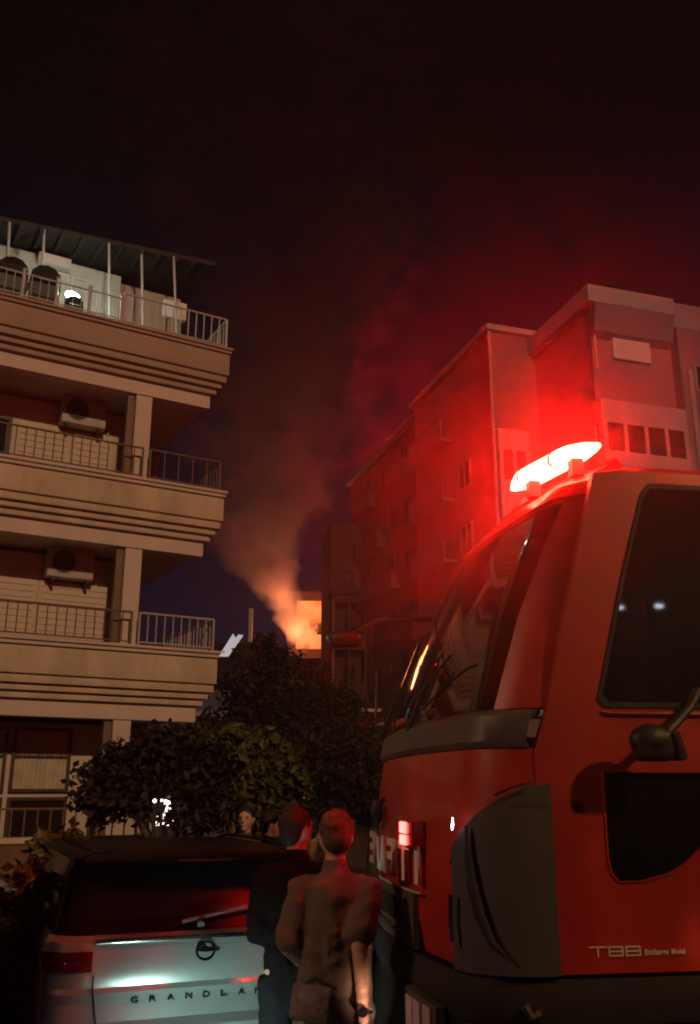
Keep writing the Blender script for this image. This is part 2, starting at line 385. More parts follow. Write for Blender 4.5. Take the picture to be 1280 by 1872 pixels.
# shutters and their joints
def shutter(x0, x1, z0, z1, y=1.2):
    f = MB(); f.b2((x0, y - 0.05, z0), (x1, y - 0.004, z1), 0.005); o = f.build('shutter', shutter_m, ap)
    n = int((z1 - z0) / 0.11); me = None
    for i in range(n):
        zc = z0 + (i + 0.5) * (z1 - z0) / n
        if me is None:
            b = MB(); b.box((0, 0, 0), (x1 - x0 - 0.06, 0.016, (z1 - z0) / n - 0.012), None, 0.004); me = b.mesh('slat'); me.materials.append(shutter_m)
        inst('slat', me, o, ((x0 + x1) / 2, y - 0.058, zc))
for z0, z1, xs in ((4.35, 5.47, ((-5.3, -4.05), (-4.0, -2.66), (-2.60, -1.29))), (7.32, 8.40, ((-3.26, -2.33), (-2.27, -1.50)))):
    for x0, x1 in xs: shutter(x0, x1, z0, z1)
def left_window(x0, x1, z0, z1, curtain=True, mid=True, y=1.2):
    b = MB(); t = 0.055
    b.b2((x0, y - 0.07, z0), (x0 + t, y - 0.004, z1)); b.b2((x1 - t, y - 0.07, z0), (x1, y - 0.004, z1))
    b.b2((x0 + t, y - 0.069, z1 - t), (x1 - t, y - 0.004, z1)); b.b2((x0 + t, y - 0.069, z0), (x1 - t, y - 0.004, z0 + t))
    if mid: b.b2((x0 + t, y - 0.066, (z0 * 0.45 + z1 * 0.55) - 0.018), (x1 - t, y - 0.03, (z0 * 0.45 + z1 * 0.55) + 0.018))
    o = b.build('window', frame_dk, ap)
    p = MB()
    if curtain:
        n = int((x1 - x0) / 0.012); pts = []
        for i in range(n + 1):
            x = x0 + t + (x1 - x0 - 2 * t) * i / n; pts.append((x, y - 0.018 + 0.010 * math.sin(i * 0.9) + 0.004 * math.sin(i * 0.37), 0))
        p.loft([[Vector((a, b_, z0 + t)) for a, b_, _ in pts], [Vector((a, b_, z1 - t)) for a, b_, _ in pts]], closed=False)
        p.build('curtain', curtain_m, o)
    else:
        p.b2((x0 + t, y - 0.03, z0 + t), (x1 - t, y - 0.01, z1 - t)); p.build('pane', pane_dk, o)
left_window(-2.78, -1.80, 1.86, 2.92); left_window(-4.1, -2.86, 1.86, 2.92)
left_window(-2.78, -1.80, 0.95, 1.78, curtain=False, mid=False); left_window(-4.1, -2.86, 0.95, 1.78, curtain=False, mid=False)
left_window(-4.6, -3.36, 7.25, 8.42, curtain=False, mid=False)
# penthouse: pale sliding doors, awning canopy on posts, roof
def pent_door(x0, x1):
    b = MB(); y = 2.1; b.b2((x0, y - 0.05, 10.2), (x0 + 0.06, y - 0.004, 12.15)); b.b2((x1 - 0.06, y - 0.05, 10.2), (x1, y - 0.004, 12.15)); b.b2((x0 + 0.06, y - 0.049, 12.09), (x1 - 0.06, y - 0.004, 12.15))
    o = b.build('sliding_door', rail_w, ap); p = MB(); p.b2((x0 + 0.06, y - 0.03, 10.2), (x1 - 0.06, y - 0.008, 12.09)); p.build('door_panel', pent_m, o)
for x0, x1 in ((-3.05, -2.42), (-2.40, -1.75), (-4.6, -3.7)): pent_door(x0, x1)
s = MB(); s.b2((-3.1, 1.9, 12.2), (-2.45, 2.096, 12.42), 0.01); s.build('shutter_box', soffit_m, ap)
s = MB(); s.poly([(XL, 12.0), (0.55, 12.98), (0.55, 13.08), (XL, 12.12)], 7.7, lambda a, h, d: (a, 1.5 + d, h)); s.build('roof_canopy', timber, ap)
for i in range(16):
    s = MB(); x = -6 + 0.4 * i; zr = 12.0 + (x - XL) * 0.0848; s.b2((x, 1.4, zr - 0.12), (x + 0.07, 2.09, zr - 0.012)); s.build('rafter', timber, ap)
for x in (-3.72, -3.06, -1.75, -1.06, -0.35):
    s = MB(); s.tube([(x, 1.0, 10.12), (x - 0.06, 1.5, 12.0 + (x - XL) * 0.0848)], 0.026, 8); s.build('canopy_post', rail_w, ap, True)
s = MB(); s.b2((-1.74, 2.4, 10.0), (0.1, 2.5, 12.46)); s.build('side_screen', plaster_top, ap)
s = MB(); s.b2((-0.62, 1.3, 11.35), (-0.12, 1.42, 11.75), 0.02); s.build('notice_board', white_p, ap)
# terrace wall in front of the ground floor
tw = thing('terrace_wall', 'low ochre terrace wall with pale coping in front of the ground floor windows', 'wall', lw(0, -1.5, 0.13), LA)
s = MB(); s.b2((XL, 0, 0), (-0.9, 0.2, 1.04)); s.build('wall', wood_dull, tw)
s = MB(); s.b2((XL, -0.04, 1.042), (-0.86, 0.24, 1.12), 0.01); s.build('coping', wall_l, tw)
for i in range(22):
    s = MB(); x = -4.8 + 0.18 * i; s.tube([(x, 0.1, 1.12), (x, 0.1, 1.5)], 0.012, 6); s.build('baluster', rail_b, tw)
s = MB(); s.tube([(-4.9, 0.1, 1.5), (-0.95, 0.1, 1.5)], 0.018, 6); s.build('handrail', rail_b, tw)
gp = thing('gate_pillar', 'pale stone pillar half hidden by leaves at the building entrance', 'pillar', lw(-0.93, -0.3, 0.13), LA)
s = MB(); s.box((0, 0, 0.75), (0.20, 0.20, 1.5), None, 0.015); s.build('shaft', beam_w, gp); s = MB(); s.box((0, 0, 1.55), (0.28, 0.28, 0.08), None, 0.015); s.ball((0, 0, 1.68), 0.09, 2); s.build('cap', beam_w, gp, True)
# air conditioners
def aircon(x, z, label, big=0.40):
    t = thing('air_conditioner', label, 'air conditioner', lw(x, 1.2, z), LA, 'air conditioners on the balcony walls')
    b = MB(); b.box((0, -0.22, 0.28), (0.82, 0.28, 0.55), None, 0.025); b.build('casing', ac_m, t, True)
    b = MB(); n = 24; c = Vector((-0.13, -0.362, 0.29))
    b.bm.faces.new([b.bm.verts.new(c + Vector((0.21 * math.cos(a), 0, 0.21 * math.sin(a)))) for a in [2 * math.pi * k / n for k in range(n)]]); b.tube([c + Vector((0, 0.01, 0)), c + Vector((0, -0.002, 0))], 0.215, 24)
    b.build('fan_opening', ac_fan, t)
    for rr in (0.07, 0.14, 0.205):
        b = MB(); b.tube([c + Vector((rr * math.cos(a), -0.012, rr * math.sin(a))) for a in [2 * math.pi * k / 20 for k in range(21)]], 0.004, 4); b.build('grille_ring', ac_m, t)
    for sx_ in (-0.3, 0.3):
        b = MB(); b.b2((sx_ - 0.025, -0.40, -0.06), (sx_ + 0.025, 0, -0.02)); b.b2((sx_ - 0.025, -0.40, -0.02), (sx_ + 0.025, -0.34, 0.0)); b.build('bracket', frame_dk, t)
    b = MB(); b.tube([(0.4, -0.2, 0.3), (0.52, -0.12, 0.25), (0.55, -0.03, 0.0), (0.55, -0.02, -0.9)], 0.022, 6); b.build('pipe', ac_m, t, True)
aircon(-2.15, 8.42, 'white air conditioner above the shutters under the top balcony')
aircon(-2.15, 5.50, 'white air conditioner above the shutters one floor lower')
# chairs and lamp on the terrace
def terrace_chair(x, label, s=1.0, y=0.35, zb=10.0):
    t = thing('terrace_chair', label, 'chair', lw(x, y, zb), LA + R(180), 'chairs on the top terrace'); t.scale = (s, s, s)
    pts = [(-0.27, 0.0), (-0.285, 0.3), (-0.25, 0.5), (-0.14, 0.58), (0, 0.60), (0.14, 0.58), (0.25, 0.5), (0.285, 0.3), (0.27, 0.0)]
    b = MB(); b.poly(pts, 0.035, lambda a, h, d: (a, 0.22 + d + 0.12 * h - 0.10 * (a / 0.28) ** 2, 0.44 + h),
                     holes=[[(-0.15 + 0.3 * u, v) for u, v in ((0, 0.33), (1, 0.33), (1, 0.37), (0, 0.37))]]); b.build('backrest', chair_m, t)
    b = MB(); b.box((0, -0.02, 0.42), (0.54, 0.5, 0.035), None, 0.012); b.build('seat', chair_m, t)
    for a, c in ((-0.24, -0.22), (0.24, -0.22), (-0.24, 0.22), (0.24, 0.22)):
        b = MB(); b.tube([(a, c, 0.41), (a * 1.12, c * 1.15, 0)], [0.024, 0.016], 6); b.build('leg', chair_m, t)
    for a in (-0.27, 0.27):
        b = MB(); b.tube([(a, -0.22, 0.42), (a, -0.2, 0.64), (a, 0.2, 0.66)], 0.02, 6); b.build('armrest', chair_m, t)
terrace_chair(-3.22, 'dark plastic chair with rounded back left of the terrace lamp')
terrace_chair(-3.80, 'dark plastic chair leftmost on the terrace, by the picture edge')
terrace_chair(-2.66, 'small dark stool chair directly below the bright terrace lamp', 0.62)
tl = thing('terrace_lamp', 'bright greenish white lamp glowing on the top terrace', 'lamp', lw(-2.62, 0.62, 10.0), LA)
b = MB(); b.tube([(0, 0, 0), (0, 0, 0.78)], 0.015, 6); b.build('stand', rail_w, tl)
b = MB(); b.ball((0, 0, 0.88), (0.15, 0.09, 0.08), 2, (0, 0.25, 0)); b.build('bulb', bulb_e, tl, True)
lamp('terrace_lamp_light', 'POINT', lw(-2.50, 0.35, 11.15), 38, (0.72, 1.0, 0.82), size=0.06)
# ================================================================== RIGHT-HAND ROW
def win_mesh(wd, ht, m_frame, t=0.09):
    b = MB(); b.b2((0, -0.08, 0), (t, 0, ht)); b.b2((wd - t, -0.08, 0), (wd, 0, ht)); b.b2((t, -0.079, ht - t), (wd - t, 0, ht)); b.b2((t, -0.079, 0), (wd - t, 0, t))
    b.b2((wd / 2 - 0.03, -0.07, t), (wd / 2 + 0.03, 0, ht - t)); a = b.mesh('window'); a.materials.append(m_frame)
    b = MB(); b.b2((t, -0.03, t), (wd - t, -0.005, ht - t)); p = b.mesh('pane'); p.materials.append(pane_dk)
    return a, p
WM = {}
def add_window(parent, loc, wd, ht, rz=0.0, frame=None, nm='window'):
    frame = frame or trim_r; k = (wd, ht, frame.name)
    if k not in WM: WM[k] = win_mesh(wd, ht, frame)
    a, p = WM[k]; o = inst(nm, a, parent, loc, rz); inst('pane', p, o, (0, 0, 0)); return o
SB = R(-90)   # windows on the side face (plane x = 0, seen from -x): their local x runs towards -y
RA = R(17.6)
def enclosed_balcony(parent, x0, x1, z0, z1, zp, depth, y=0.0, n=4, m=None):
    """glazed loggia: pale spandrel above, mullions below, dark panes between"""
    m = m or trim_r
    b = MB(); b.b2((x0, y - depth, zp), (x1, y, z1), 0.02)
    o = b.build('enclosed_balcony', m, parent); q = MB(); q.b2((x0, y - depth - 0.001, z0 - 0.9), (x1, y, z0), 0.02); q.build('apron', m, o)
    wd = (x1 - x0)
    for i in range(n + 1):
        t = 0.20 if i in (0, n) else 0.16
        xc = x0 + t / 2 + (wd - t) * i / n
        q = MB(); q.b2((xc - t / 2, y - depth + 0.002, z0), (xc + t / 2, y - depth + 0.12, zp)); q.build('mullion', m, o)
    for i in range(n):
        q = MB(); q.b2((x0 + wd * i / n + 0.09, y - depth + 0.05, z0), (x0 + wd * (i + 1) / n - 0.09, y - depth + 0.08, zp)); q.build('pane', pane_dk, o)
    for i in range(2):
        q = MB(); q.b2((x0 + 0.002, y - depth + 0.12 + 0.45 * i, z0), (x0 + 0.08, y - depth + 0.22 + 0.45 * i, zp)); q.build('mullion', m, o)
    return o
# R1 nearest
r1 = thing('rose_apartment_block', 'tall rose coloured apartment block with white glazed balconies, nearest on the right', 'building', (9.5, 33, 0), RA)
b = MB(); b.b2((0.35, 0.6, 0), (16, 9, 20.6)); b.build('wall', wall_r1, r1)
b = MB(); b.b2((0.0, 0.0, 20.62), (4.05, 9, 21.38), 0.03); b.b2((4.05, 0.45, 20.2), (16, 9, 21.52), 0.03); b.build('roof_slab', trim_r, r1)
b = MB(); b.poly([(0.6, 20.6), (0.0, 20.6), (0.25, 19.5), (0.6, 19.3)], 3.7, lambda a, h, d: (d + 0.3, a, h)); b.build('cove_soffit', wall_r1, r1)
b = MB(); b.b2((4.1, 0.1, 0), (5.9, 0.598, 20.19), 0.02); b.build('bay_wall', wall_r1, r1)
b = MB(); b.b2((1.25, 0.44, 18.5), (3.0, 0.596, 19.62), 0.02); b.build('closed_shutter', white_p, r1)
for x in (1.1, 3.15):
    b = MB(); b.ball((x, 0.4, 19.95), (0.32, 0.16, 0.14), 2, (0, 0.5 if x > 2 else -0.3, 0)); b.build('rolled_awning', roof_dk, r1, True)
b = MB(); b.tube([(0.45, 0.5, 17.9), (0.45, 0.5, 19.7)], 0.06, 8); b.build('downpipe', trim_r, r1)
b = MB(); b.b2((4.35, -0.04, 10.0), (4.55, 0.098, 18.2)); b.build('pilaster', trim_r, r1)
for k in range(5):
    enclosed_balcony(r1, 0.2, 4.08, 14.35 - 2.95 * k, 16.45 - 2.95 * k, 15.5 - 2.95 * k, 0.55, y=0.598, n=4)
for k in range(6):
    add_window(r1, (4.7, 0.096, 14.4 - 2.95 * k + 2.95), 0.95, 1.2)
for k in range(4):
    add_window(r1, (0.348, 3.4, 8.6 - 2.95 * k), 1.3, 1.2, SB, frame=wall_r1) if k < 3 else None
# R2
r2 = thing('terracotta_apartment_block', 'dark red apartment block with flat eave and corner pipe behind the red beacon', 'building', (6.05, 37, 0), RA)
b = MB(); b.b2((0.25, 0.25, 0), (7, 9.4, 21.5)); b.build('wall', wall_r2, r2)
b = MB(); b.b2((0, 0, 21.5), (7, 9.6, 21.78), 0.03); b.build('roof_slab', trim_r, r2)
b = MB(); b.tube([(0.16, 0.16, 6), (0.16, 0.16, 21.48)], 0.07, 8); b.build('downpipe', trim_r, r2)
for k in range(4):
    zt = 16.8 - 2.95 * k
    enclosed_balcony(r2, 0.28, 1.75, zt - 2.3, zt, zt - 0.95, 0.30, y=0.248, n=2)
    add_window(r2, (0.248, 4.0, zt - 1.7), 1.3, 1.3, SB, frame=wall_r2); add_window(r2, (0.248, 7.6, zt - 1.7), 1.3, 1.3, SB, frame=wall_r2)
for k in range(6):
    zt = 18.9 - 2.95 * k
    b = MB(); b.b2((-0.4, 4.6, zt - 1.05), (0.247, 8.8, zt - 0.9)); b.b2((-0.4, 4.6, zt - 0.9), (-0.3, 8.8, zt), 0.02); o = b.build('balcony', wall_r2, r2)
    b = MB(); b.tube([(-0.35, 4.6, zt + 0.15), (-0.35, 8.8, zt + 0.15)], 0.03, 6); b.build('handrail', wall_r2, o)
# R3, R4
def row_block(name, label, loc, depth, z, wm, floors, seed):
    q = random.Random(seed); t = thing(name, label, 'building', loc, RA)
    b = MB(); b.b2((0, 0, 0), (9, depth, z)); b.build('wall', wm, t)
    b = MB(); b.b2((-0.35, -0.3, z), (9, depth + 0.1, z + 0.3), 0.03); b.build('roof_slab', trim_r if seed % 2 else wm, t)
    for k in range(floors):
        zt = z - 1.2 - 2.9 * k
        if zt < 2: break
        y = 0.9
        while y < depth - 1.5:
            if q.random() < 0.45:
                L = min(3.2, depth - y - 0.4)
                b = MB(); b.b2((-0.5, y, zt - 1.75), (-0.002, y + L, zt - 1.6)); b.b2((-0.5, y, zt - 1.6), (-0.42, y + L, zt - 0.75)); b.b2((-0.42, y, zt - 1.599), (-0.003, y + 0.07, zt - 0.76))
                o = b.build('balcony', wm, t)
                b = MB(); b.tube([(-0.46, y, zt - 0.62), (-0.46, y + L, zt - 0.62)], 0.03, 6); b.build('handrail', wm, o)
                add_window(t, (-0.002, y + 1.7, zt - 1.5), 1.1, 1.9, SB, frame=wm); y += L + 0.6
            else:
                add_window(t, (-0.002, y + 1.2, zt - 1.2), 1.2, 1.3, SB, frame=wm); y += 2.3
        add_window(t, (0.9, -0.002, zt - 1.2), 1.3, 1.3)
    return t
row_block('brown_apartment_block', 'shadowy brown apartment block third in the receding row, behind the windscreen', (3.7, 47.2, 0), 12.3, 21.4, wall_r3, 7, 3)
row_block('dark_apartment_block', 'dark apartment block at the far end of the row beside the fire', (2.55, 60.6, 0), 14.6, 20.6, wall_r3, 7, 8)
# slender near block whose balconies with hanging washing show right of the fire
r5 = thing('narrow_balcony_block', 'narrow dim house with stacked balconies just right of the fire', 'building', (-0.9, 56.5, 0), R(10))
b = MB(); b.b2((-0.3, 0.0, 0), (3.9, 4, 18.2)); b.build('wall', dimmed, r5)
for zt in (7.2, 10.2, 13.1):
    b = MB(); b.b2((-0.4, -1.2, zt - 0.2), (3.0, -0.002, zt)); b.b2((-0.4, -1.2, zt + 0.001), (3.0, -1.12, zt + 0.75)); b.build('balcony', dimmed, r5)
    for x in (0.4, 1.9): add_window(r5, (x, -0.002, zt + 0.1), 0.9, 2.0, frame=dimmed)
for x in (-0.36, 0.6, 1.6, 2.9):
    b = MB(); b.b2((x, -1.1, 4.2), (x + 0.14, -0.95, 13.1)); b.build('balcony_pier', wall_r2 if x < 0 else dimmed, r5)
b = MB(); b.b2((-0.5, -1.4, 13.3), (3.2, -0.01, 13.6)); b.build('canopy', roof_dk, r5)
aw = thing('shop_awning', 'pale flat shop canopy sticking out over the pavement below the narrow block', 'awning', at(668, 1300, 40), R(14))
b = MB(); b.poly([(-0.95, -0.35), (0.55, -0.35), (0.95, 0.75), (-0.1, 0.75)], 0.10, lambda a, h, d: (a, h, d + 0.12 * h)); b.build('canopy', white_p, aw)
b = MB(); b.b2((-0.6, 0.60, -5.2), (-0.5, 0.7, 0.0)); b.b2((0.5, 0.60, -5.2), (0.6, 0.7, 0.0)); b.build('post', frame_dk, aw)
aw2 = thing('lower_awning', 'small tilted pale canopy under the larger shop canopy', 'awning', at(690, 1326, 38), R(20))
b = MB(); b.poly([(-0.7, -0.2), (0.45, -0.2), (0.6, 0.3), (-0.4, 0.3)], 0.05, lambda a, h, d: (a, h, d + 0.22 * a)); b.build('canopy', trim_r, aw2)
b = MB(); b.b2((0.0, 0.1, -4.3), (0.07, 0.17, 0.0)); b.build('post', frame_dk, aw2)
# ------------------------------------------------------------------ burning building, far end
bb = thing('burning_building', 'dark building at the street end with a balcony room on fire', 'building', (-4.75, 76, 0), R(3))
b = MB(); b.poly([(-0.4, 0), (9, 0), (9, 17.9), (-0.4, 17.9)], 0.4, lambda a, h, d: (a, d, h), holes=[[(0.30, 12.6), (2.95, 12.6), (2.95, 17.2), (0.30, 17.2)]]); b.build('wall', roof_dk, bb)
b = MB(); b.b2((-0.4, 2.6, 0), (9, 8, 17.9)); b.b2((-0.4, 0.4, 12.1), (9, 2.6, 12.55)); b.b2((-0.4, 0.4, 17.25), (9, 2.6, 17.9)); b.build('back_rooms', wall_r3, bb)
b = MB(); b.b2((0.1, -1.2, 12.2), (3.3, -0.002, 12.6)); b.b2((0.1, -1.2, 12.601), (3.3, -1.1, 12.95)); b.build('balcony', roof_dk, bb)
b = MB(); b.b2((2.0, -1.1, 14.25), (2.9, -0.1, 15.0), 0.15); b.tube([(1.9, -0.6, 14.5), (2.15, -0.6, 15.05), (2.9, -0.6, 15.1)], 0.12, 6); b.build('charred_frame', roof_dk, bb, True)
b = MB(); b.b2((0.32, 0.42, 12.62), (2.93, 0.6, 17.18)); fl = b.build('burning_room', fire_e, bb)
lamp('fire_room_light', 'POINT', (-3.0, 77.2, 14.2), 120, (1.0, 0.24, 0.08), size=0.4)
for fp, fe in (((-5.4, 73.4, 16.8), 800), ((-4.3, 73.0, 14.0), 1500), ((-3.2, 75.2, 15.0), 900)): lamp('fire_light', 'POINT', fp, fe, (1.0, 0.25, 0.085), size=1.0)
# low blue house and the far chimney on the left
bh = thing('low_blue_house', 'low dull blue house with dark roof behind the dark tree', 'house', (-8.2, 40, 0), R(6))
b = MB(); b.b2((0, 0, 0), (4.6, 7, 6.2)); b.build('wall', slate, bh)
b = MB(); b.b2((-0.3, -0.4, 6.2), (4.9, 7.3, 7.0)); b.build('roof', roof_dk, bh)
b = MB(); b.b2((-0.1, -0.2, 4.95), (4.7, -0.002, 5.15)); b.build('band', trim_r, bh)
add_window(bh, (2.75, -0.002, 3.4), 0.75, 1.4, frame=slate); add_window(bh, (1.2, -0.002, 3.4), 0.75, 1.4, frame=slate)
ls = thing('lit_roof_panel', 'small white lit panel leaning on the blue house roof', 'panel', at(408, 1200, 41), 0)
b = MB(); b.poly([(0, 0), (0.42, 0), (1.05, 1.2), (0.85, 1.25), (0.72, 1.05), (0.6, 1.3)], 0.08, lambda a, h, d: (a - 0.2, d, h * 0.78)); b.build('panel', winlit_e, ls)
fb = thing('far_block', 'distant flat roofed block behind the blue house, hardly visible', 'building', (-9, 58, 0), 0)
b = MB(); b.b2((0, 0, 0), (4.6, 9, 10.8)); b.build('wall', roof_dk, fb)
b = MB(); b.b2((2.52, 1, 10.8), (2.74, 1.3, 13.2)); b.build('chimney_pipe', white_p, fb)
# ------------------------------------------------------------------ trees
def leaf_mass(centres, n, size, seed, m, parent, name='crown'):
    q = random.Random(seed); vs_, fs = [], []
    tot = sum(r[0] * r[1] * r[2] for _, r in centres)
    for c, r in centres:
        k = int(n * r[0] * r[1] * r[2] / tot)
        twigs = [Vector((q.gauss(0, 1), q.gauss(0, 1), q.gauss(0, 1))).normalized() * (0.35 + 0.95 * q.random() ** 0.8) for _ in range(max(10, k // 22))]
        for _ in range(k):
            t = q.choice(twigs); p = Vector((c[0] + (t.x + q.gauss(0, 0.15)) * r[0], c[1] + (t.y + q.gauss(0, 0.15)) * r[1], c[2] + (t.z + q.gauss(0, 0.15)) * r[2]))
            d = Vector((q.gauss(0, 1), q.gauss(0, 1), q.gauss(-0.5, 0.8))).normalized(); s_ = d.cross(Vector((q.gauss(0, 1), q.gauss(0, 1), q.gauss(0, 1)))).normalized()
            L = size * q.uniform(0.4, 1.7); W = L * 0.33; nrm = d.cross(s_) * (L * 0.12)
            i = len(vs_); vs_ += [p, p + d * L * 0.45 + s_ * W + nrm, p + d * L, p + d * L * 0.45 - s_ * W + nrm]; fs += [(i, i + 1, i + 2), (i, i + 2, i + 3)]
    me = bpy.data.meshes.new(name); me.from_pydata(vs_, [], fs); me.materials.append(m); return link(bpy.data.objects.new(name, me), parent)
def tree(name, label, loc, h, centres, n, size, seed, m, group=None):
    t = thing(name, label, 'tree', loc, 0, group); q = random.Random(seed)
    b = MB(); b.tube([(0, 0, 0), (0.05, 0.02, h * 0.4), (-0.04, 0.05, h * 0.75), (0.02, 0, h)], [0.13, 0.10, 0.07, 0.03], 8); tk = b.build('trunk', bark, t, True)
    for c, r in centres:
        b = MB(); s0 = Vector((0, 0, h * 0.45)); e0 = Vector(c); b.tube([s0, s0.lerp(e0, 0.5) + Vector((q.uniform(-.1, .1), q.uniform(-.1, .1), 0.15)), e0], [0.06, 0.035, 0.012], 6)
        for _ in range(5):
            d = Vector((q.gauss(0, 1) * r[0], q.gauss(0, 1) * r[1], q.gauss(0, 1) * r[2])) * 0.6; b.tube([s0.lerp(e0, 0.7), e0 + d], [0.02, 0.006], 5)
        b.build('limb', bark, t, True)
    leaf_mass(centres, n, size, seed, m, t); return t
def blobs(base, spec):
    out = []
    for px_, py_, Y, rx, rz_ in spec:
        p = at(px_, py_, Y) - base; out.append((tuple(p), (rx, (rx + rz_) / 2, rz_)))
    return out
B1 = Vector((-2.35, 12.2, 0.0))
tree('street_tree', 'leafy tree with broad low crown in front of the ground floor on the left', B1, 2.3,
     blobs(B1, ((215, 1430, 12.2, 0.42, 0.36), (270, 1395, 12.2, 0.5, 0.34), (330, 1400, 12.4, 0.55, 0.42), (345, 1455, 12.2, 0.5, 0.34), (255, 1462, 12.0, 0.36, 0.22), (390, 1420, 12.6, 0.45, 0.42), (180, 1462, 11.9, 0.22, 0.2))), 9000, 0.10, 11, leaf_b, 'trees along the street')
B2 = Vector((-1.45, 12.8, 0.0))
tree('street_tree', 'olive green tree with drooping foliage above the people', B2, 2.6,
     blobs(B2, ((440, 1400, 12.8, 0.5, 0.42), (495, 1440, 12.8, 0.42, 0.42), (400, 1375, 12.9, 0.42, 0.3), (450, 1460, 12.6, 0.42, 0.3), (350, 1360, 12.9, 0.3, 0.2))), 9000, 0.11, 12, leaf_a, 'trees along the street')
B3 = Vector((-1.7, 24, 0.0))
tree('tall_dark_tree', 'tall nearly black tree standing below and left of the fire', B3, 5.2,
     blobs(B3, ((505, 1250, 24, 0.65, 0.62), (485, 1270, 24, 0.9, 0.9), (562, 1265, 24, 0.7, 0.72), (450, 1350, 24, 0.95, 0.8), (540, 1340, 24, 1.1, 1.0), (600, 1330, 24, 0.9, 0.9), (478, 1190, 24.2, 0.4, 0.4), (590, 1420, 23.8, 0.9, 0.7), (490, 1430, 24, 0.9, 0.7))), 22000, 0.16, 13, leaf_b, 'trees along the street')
B4 = Vector((0.45, 21, 0.0))
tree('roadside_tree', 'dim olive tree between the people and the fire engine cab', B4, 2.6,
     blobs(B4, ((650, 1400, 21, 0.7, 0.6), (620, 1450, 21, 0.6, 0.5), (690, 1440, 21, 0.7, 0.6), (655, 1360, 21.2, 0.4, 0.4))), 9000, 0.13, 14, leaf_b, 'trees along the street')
def shrub(label, loc, centres, n, seed, size=0.07, m=None):
    t = thing('shrub', label, 'shrub', loc, 0, 'shrubs left of the car'); q = random.Random(seed)
    for _ in range(7):
        b = MB(); c = q.choice(centres)[0]; b.tube([(q.uniform(-.2, .2), q.uniform(-.1, .1), 0), Vector(c) * 0.5 + Vector((0, 0, 0.1)), Vector(c) + Vector((q.uniform(-.2, .2), 0, 0.25))], [0.014, 0.01, 0.005], 5); b.build('stem', bark, t, True)
    leaf_mass(centres, n, size, seed, m or leaf_c, t, 'foliage')
S1 = Vector((-2.25, 6.3, 0)); shrub('dim hedge shrub close to the left side of the car', S1, blobs(S1, ((40, 1700, 6.3, 0.35, 0.3), (70, 1800, 6.2, 0.34, 0.4), (20, 1860, 6.3, 0.4, 0.5), (95, 1660, 6.6, 0.16, 0.18))), 5200, 21)
S2 = Vector((-2.6, 8.6, 0)); shrub('taller thin shrub before the terrace wall at the left edge', S2, blobs(S2, ((90, 1575, 8.6, 0.22, 0.24), (120, 1610, 8.6, 0.22, 0.24), (60, 1640, 8.4, 0.3, 0.22), (125, 1545, 8.8, 0.2, 0.16))), 2600, 22, 0.09)
B5 = Vector((3.1, -2.6, 0.0))
tree('added_shade_tree', 'large leafy tree added out of view behind the photographer, shading the car', B5, 4.6, [((-0.9, -0.2, 5.3), (1.3, 1.5, 1.3)), ((-1.9, 0.4, 4.6), (1.1, 1.2, 1.0)), ((-0.2, 0.3, 6.1), (1.2, 1.3, 1.0)), ((-1.3, 1.2, 3.9), (1.0, 1.0, 0.7))], 14000, 0.16, 15, leaf_a, 'trees along the street')  # unseen tree added to keep the mast light off the car
# entrance light behind the leaves and far lamps
el = thing('entrance_lamp', 'bright white entrance lamp glowing through the leaves by the pillar', 'lamp', at(303, 1503, 11.95), LA); el.scale = (0.66, 0.66, 0.66)
b = MB(); b.poly([(0, 0), (0.34, 0), (0.34, 0.12), (0.26, 0.14), (0.26, 0.42), (0.14, 0.46), (0.12, 0.2), (0, 0.16)], 0.05, lambda a, h, d: (a - 0.17, d, h - 0.06)); b.build('diffuser', lamp_e, el)
b = MB(); b.b2((-0.12, 0.052, 0.0), (0.12, 0.07, 0.06)); b.b2((-0.02, 0.05, -2.05), (0.02, 0.09, -0.1)); b.build('bracket', frame_dk, el)
for i, (px_, py_, Y, r_, lb) in enumerate(((283, 1464, 11.3, 0.022, 'tiny white light left above the entrance lamp'), (296, 1463, 11.3, 0.015, 'tiny white light just above the entrance lamp'), (663, 1466, 30, 0.10, 'small white street light beside the front edge of the fire engine'), (646, 1443, 32, 0.03, 'faint light speck in the tree left of the fire engine'), (616, 1443, 33, 0.03, 'faint light speck further left in the dark tree'))):
    p = at(px_, py_, Y); t = thing('small_light', lb, 'light', (p.x, p.y, 0)); b = MB(); b.ball((0, 0, p.z), r_, 2); b.build('globe', lamp_e, t, True)
    b = MB(); b.tube([(0, 0.02, 0), (0, 0.02, p.z - r_ * 0.8)], 0.02, 5); b.build('pole', frame_dk, t)
# ================================================================== FIRE ENGINE
TH = R(8.5); TO = (0.48, 4.0, 0)
ft = thing('fire_engine', 'red fire engine cab with glowing red beacon bar parked on the right', 'fire engine', TO, TH)
WV = 2.35                                       # cab width, v from 0 (near side) to WV
def cab_ring(u0, z, rc=0.30, inset=0.0, ur=2.05, n=9, nf=12, bulge=0.07):
    """plan outline of the cab, from the near side round the nose to the far side"""
    v0, v1 = inset, WV - inset; pts = [Vector((ur, v0, z)), Vector((u0 + rc + 0.3, v0, z))]
    for k in range(n + 1):
        a = R(90 * k / n); pts.append(Vector((u0 + rc - rc * math.sin(a), v0 + rc - rc * math.cos(a), z)))
    for k in range(1, nf):
        t = k / nf; pts.append(Vector((u0 - bulge * 4 * t * (1 - t), v0 + rc + (v1 - v0 - 2 * rc) * t, z)))
    for k in range(n + 1):
        a = R(90 * k / n); pts.append(Vector((u0 + rc - rc * math.cos(a), v1 - rc + rc * math.sin(a), z)))
    return pts + [Vector((u0 + rc + 0.3, v1, z)), Vector((ur, v1, z))]
NR = len(cab_ring(0, 0)); I_C0, I_C1, I_F1, I_C3 = 2, 11, 23, 32
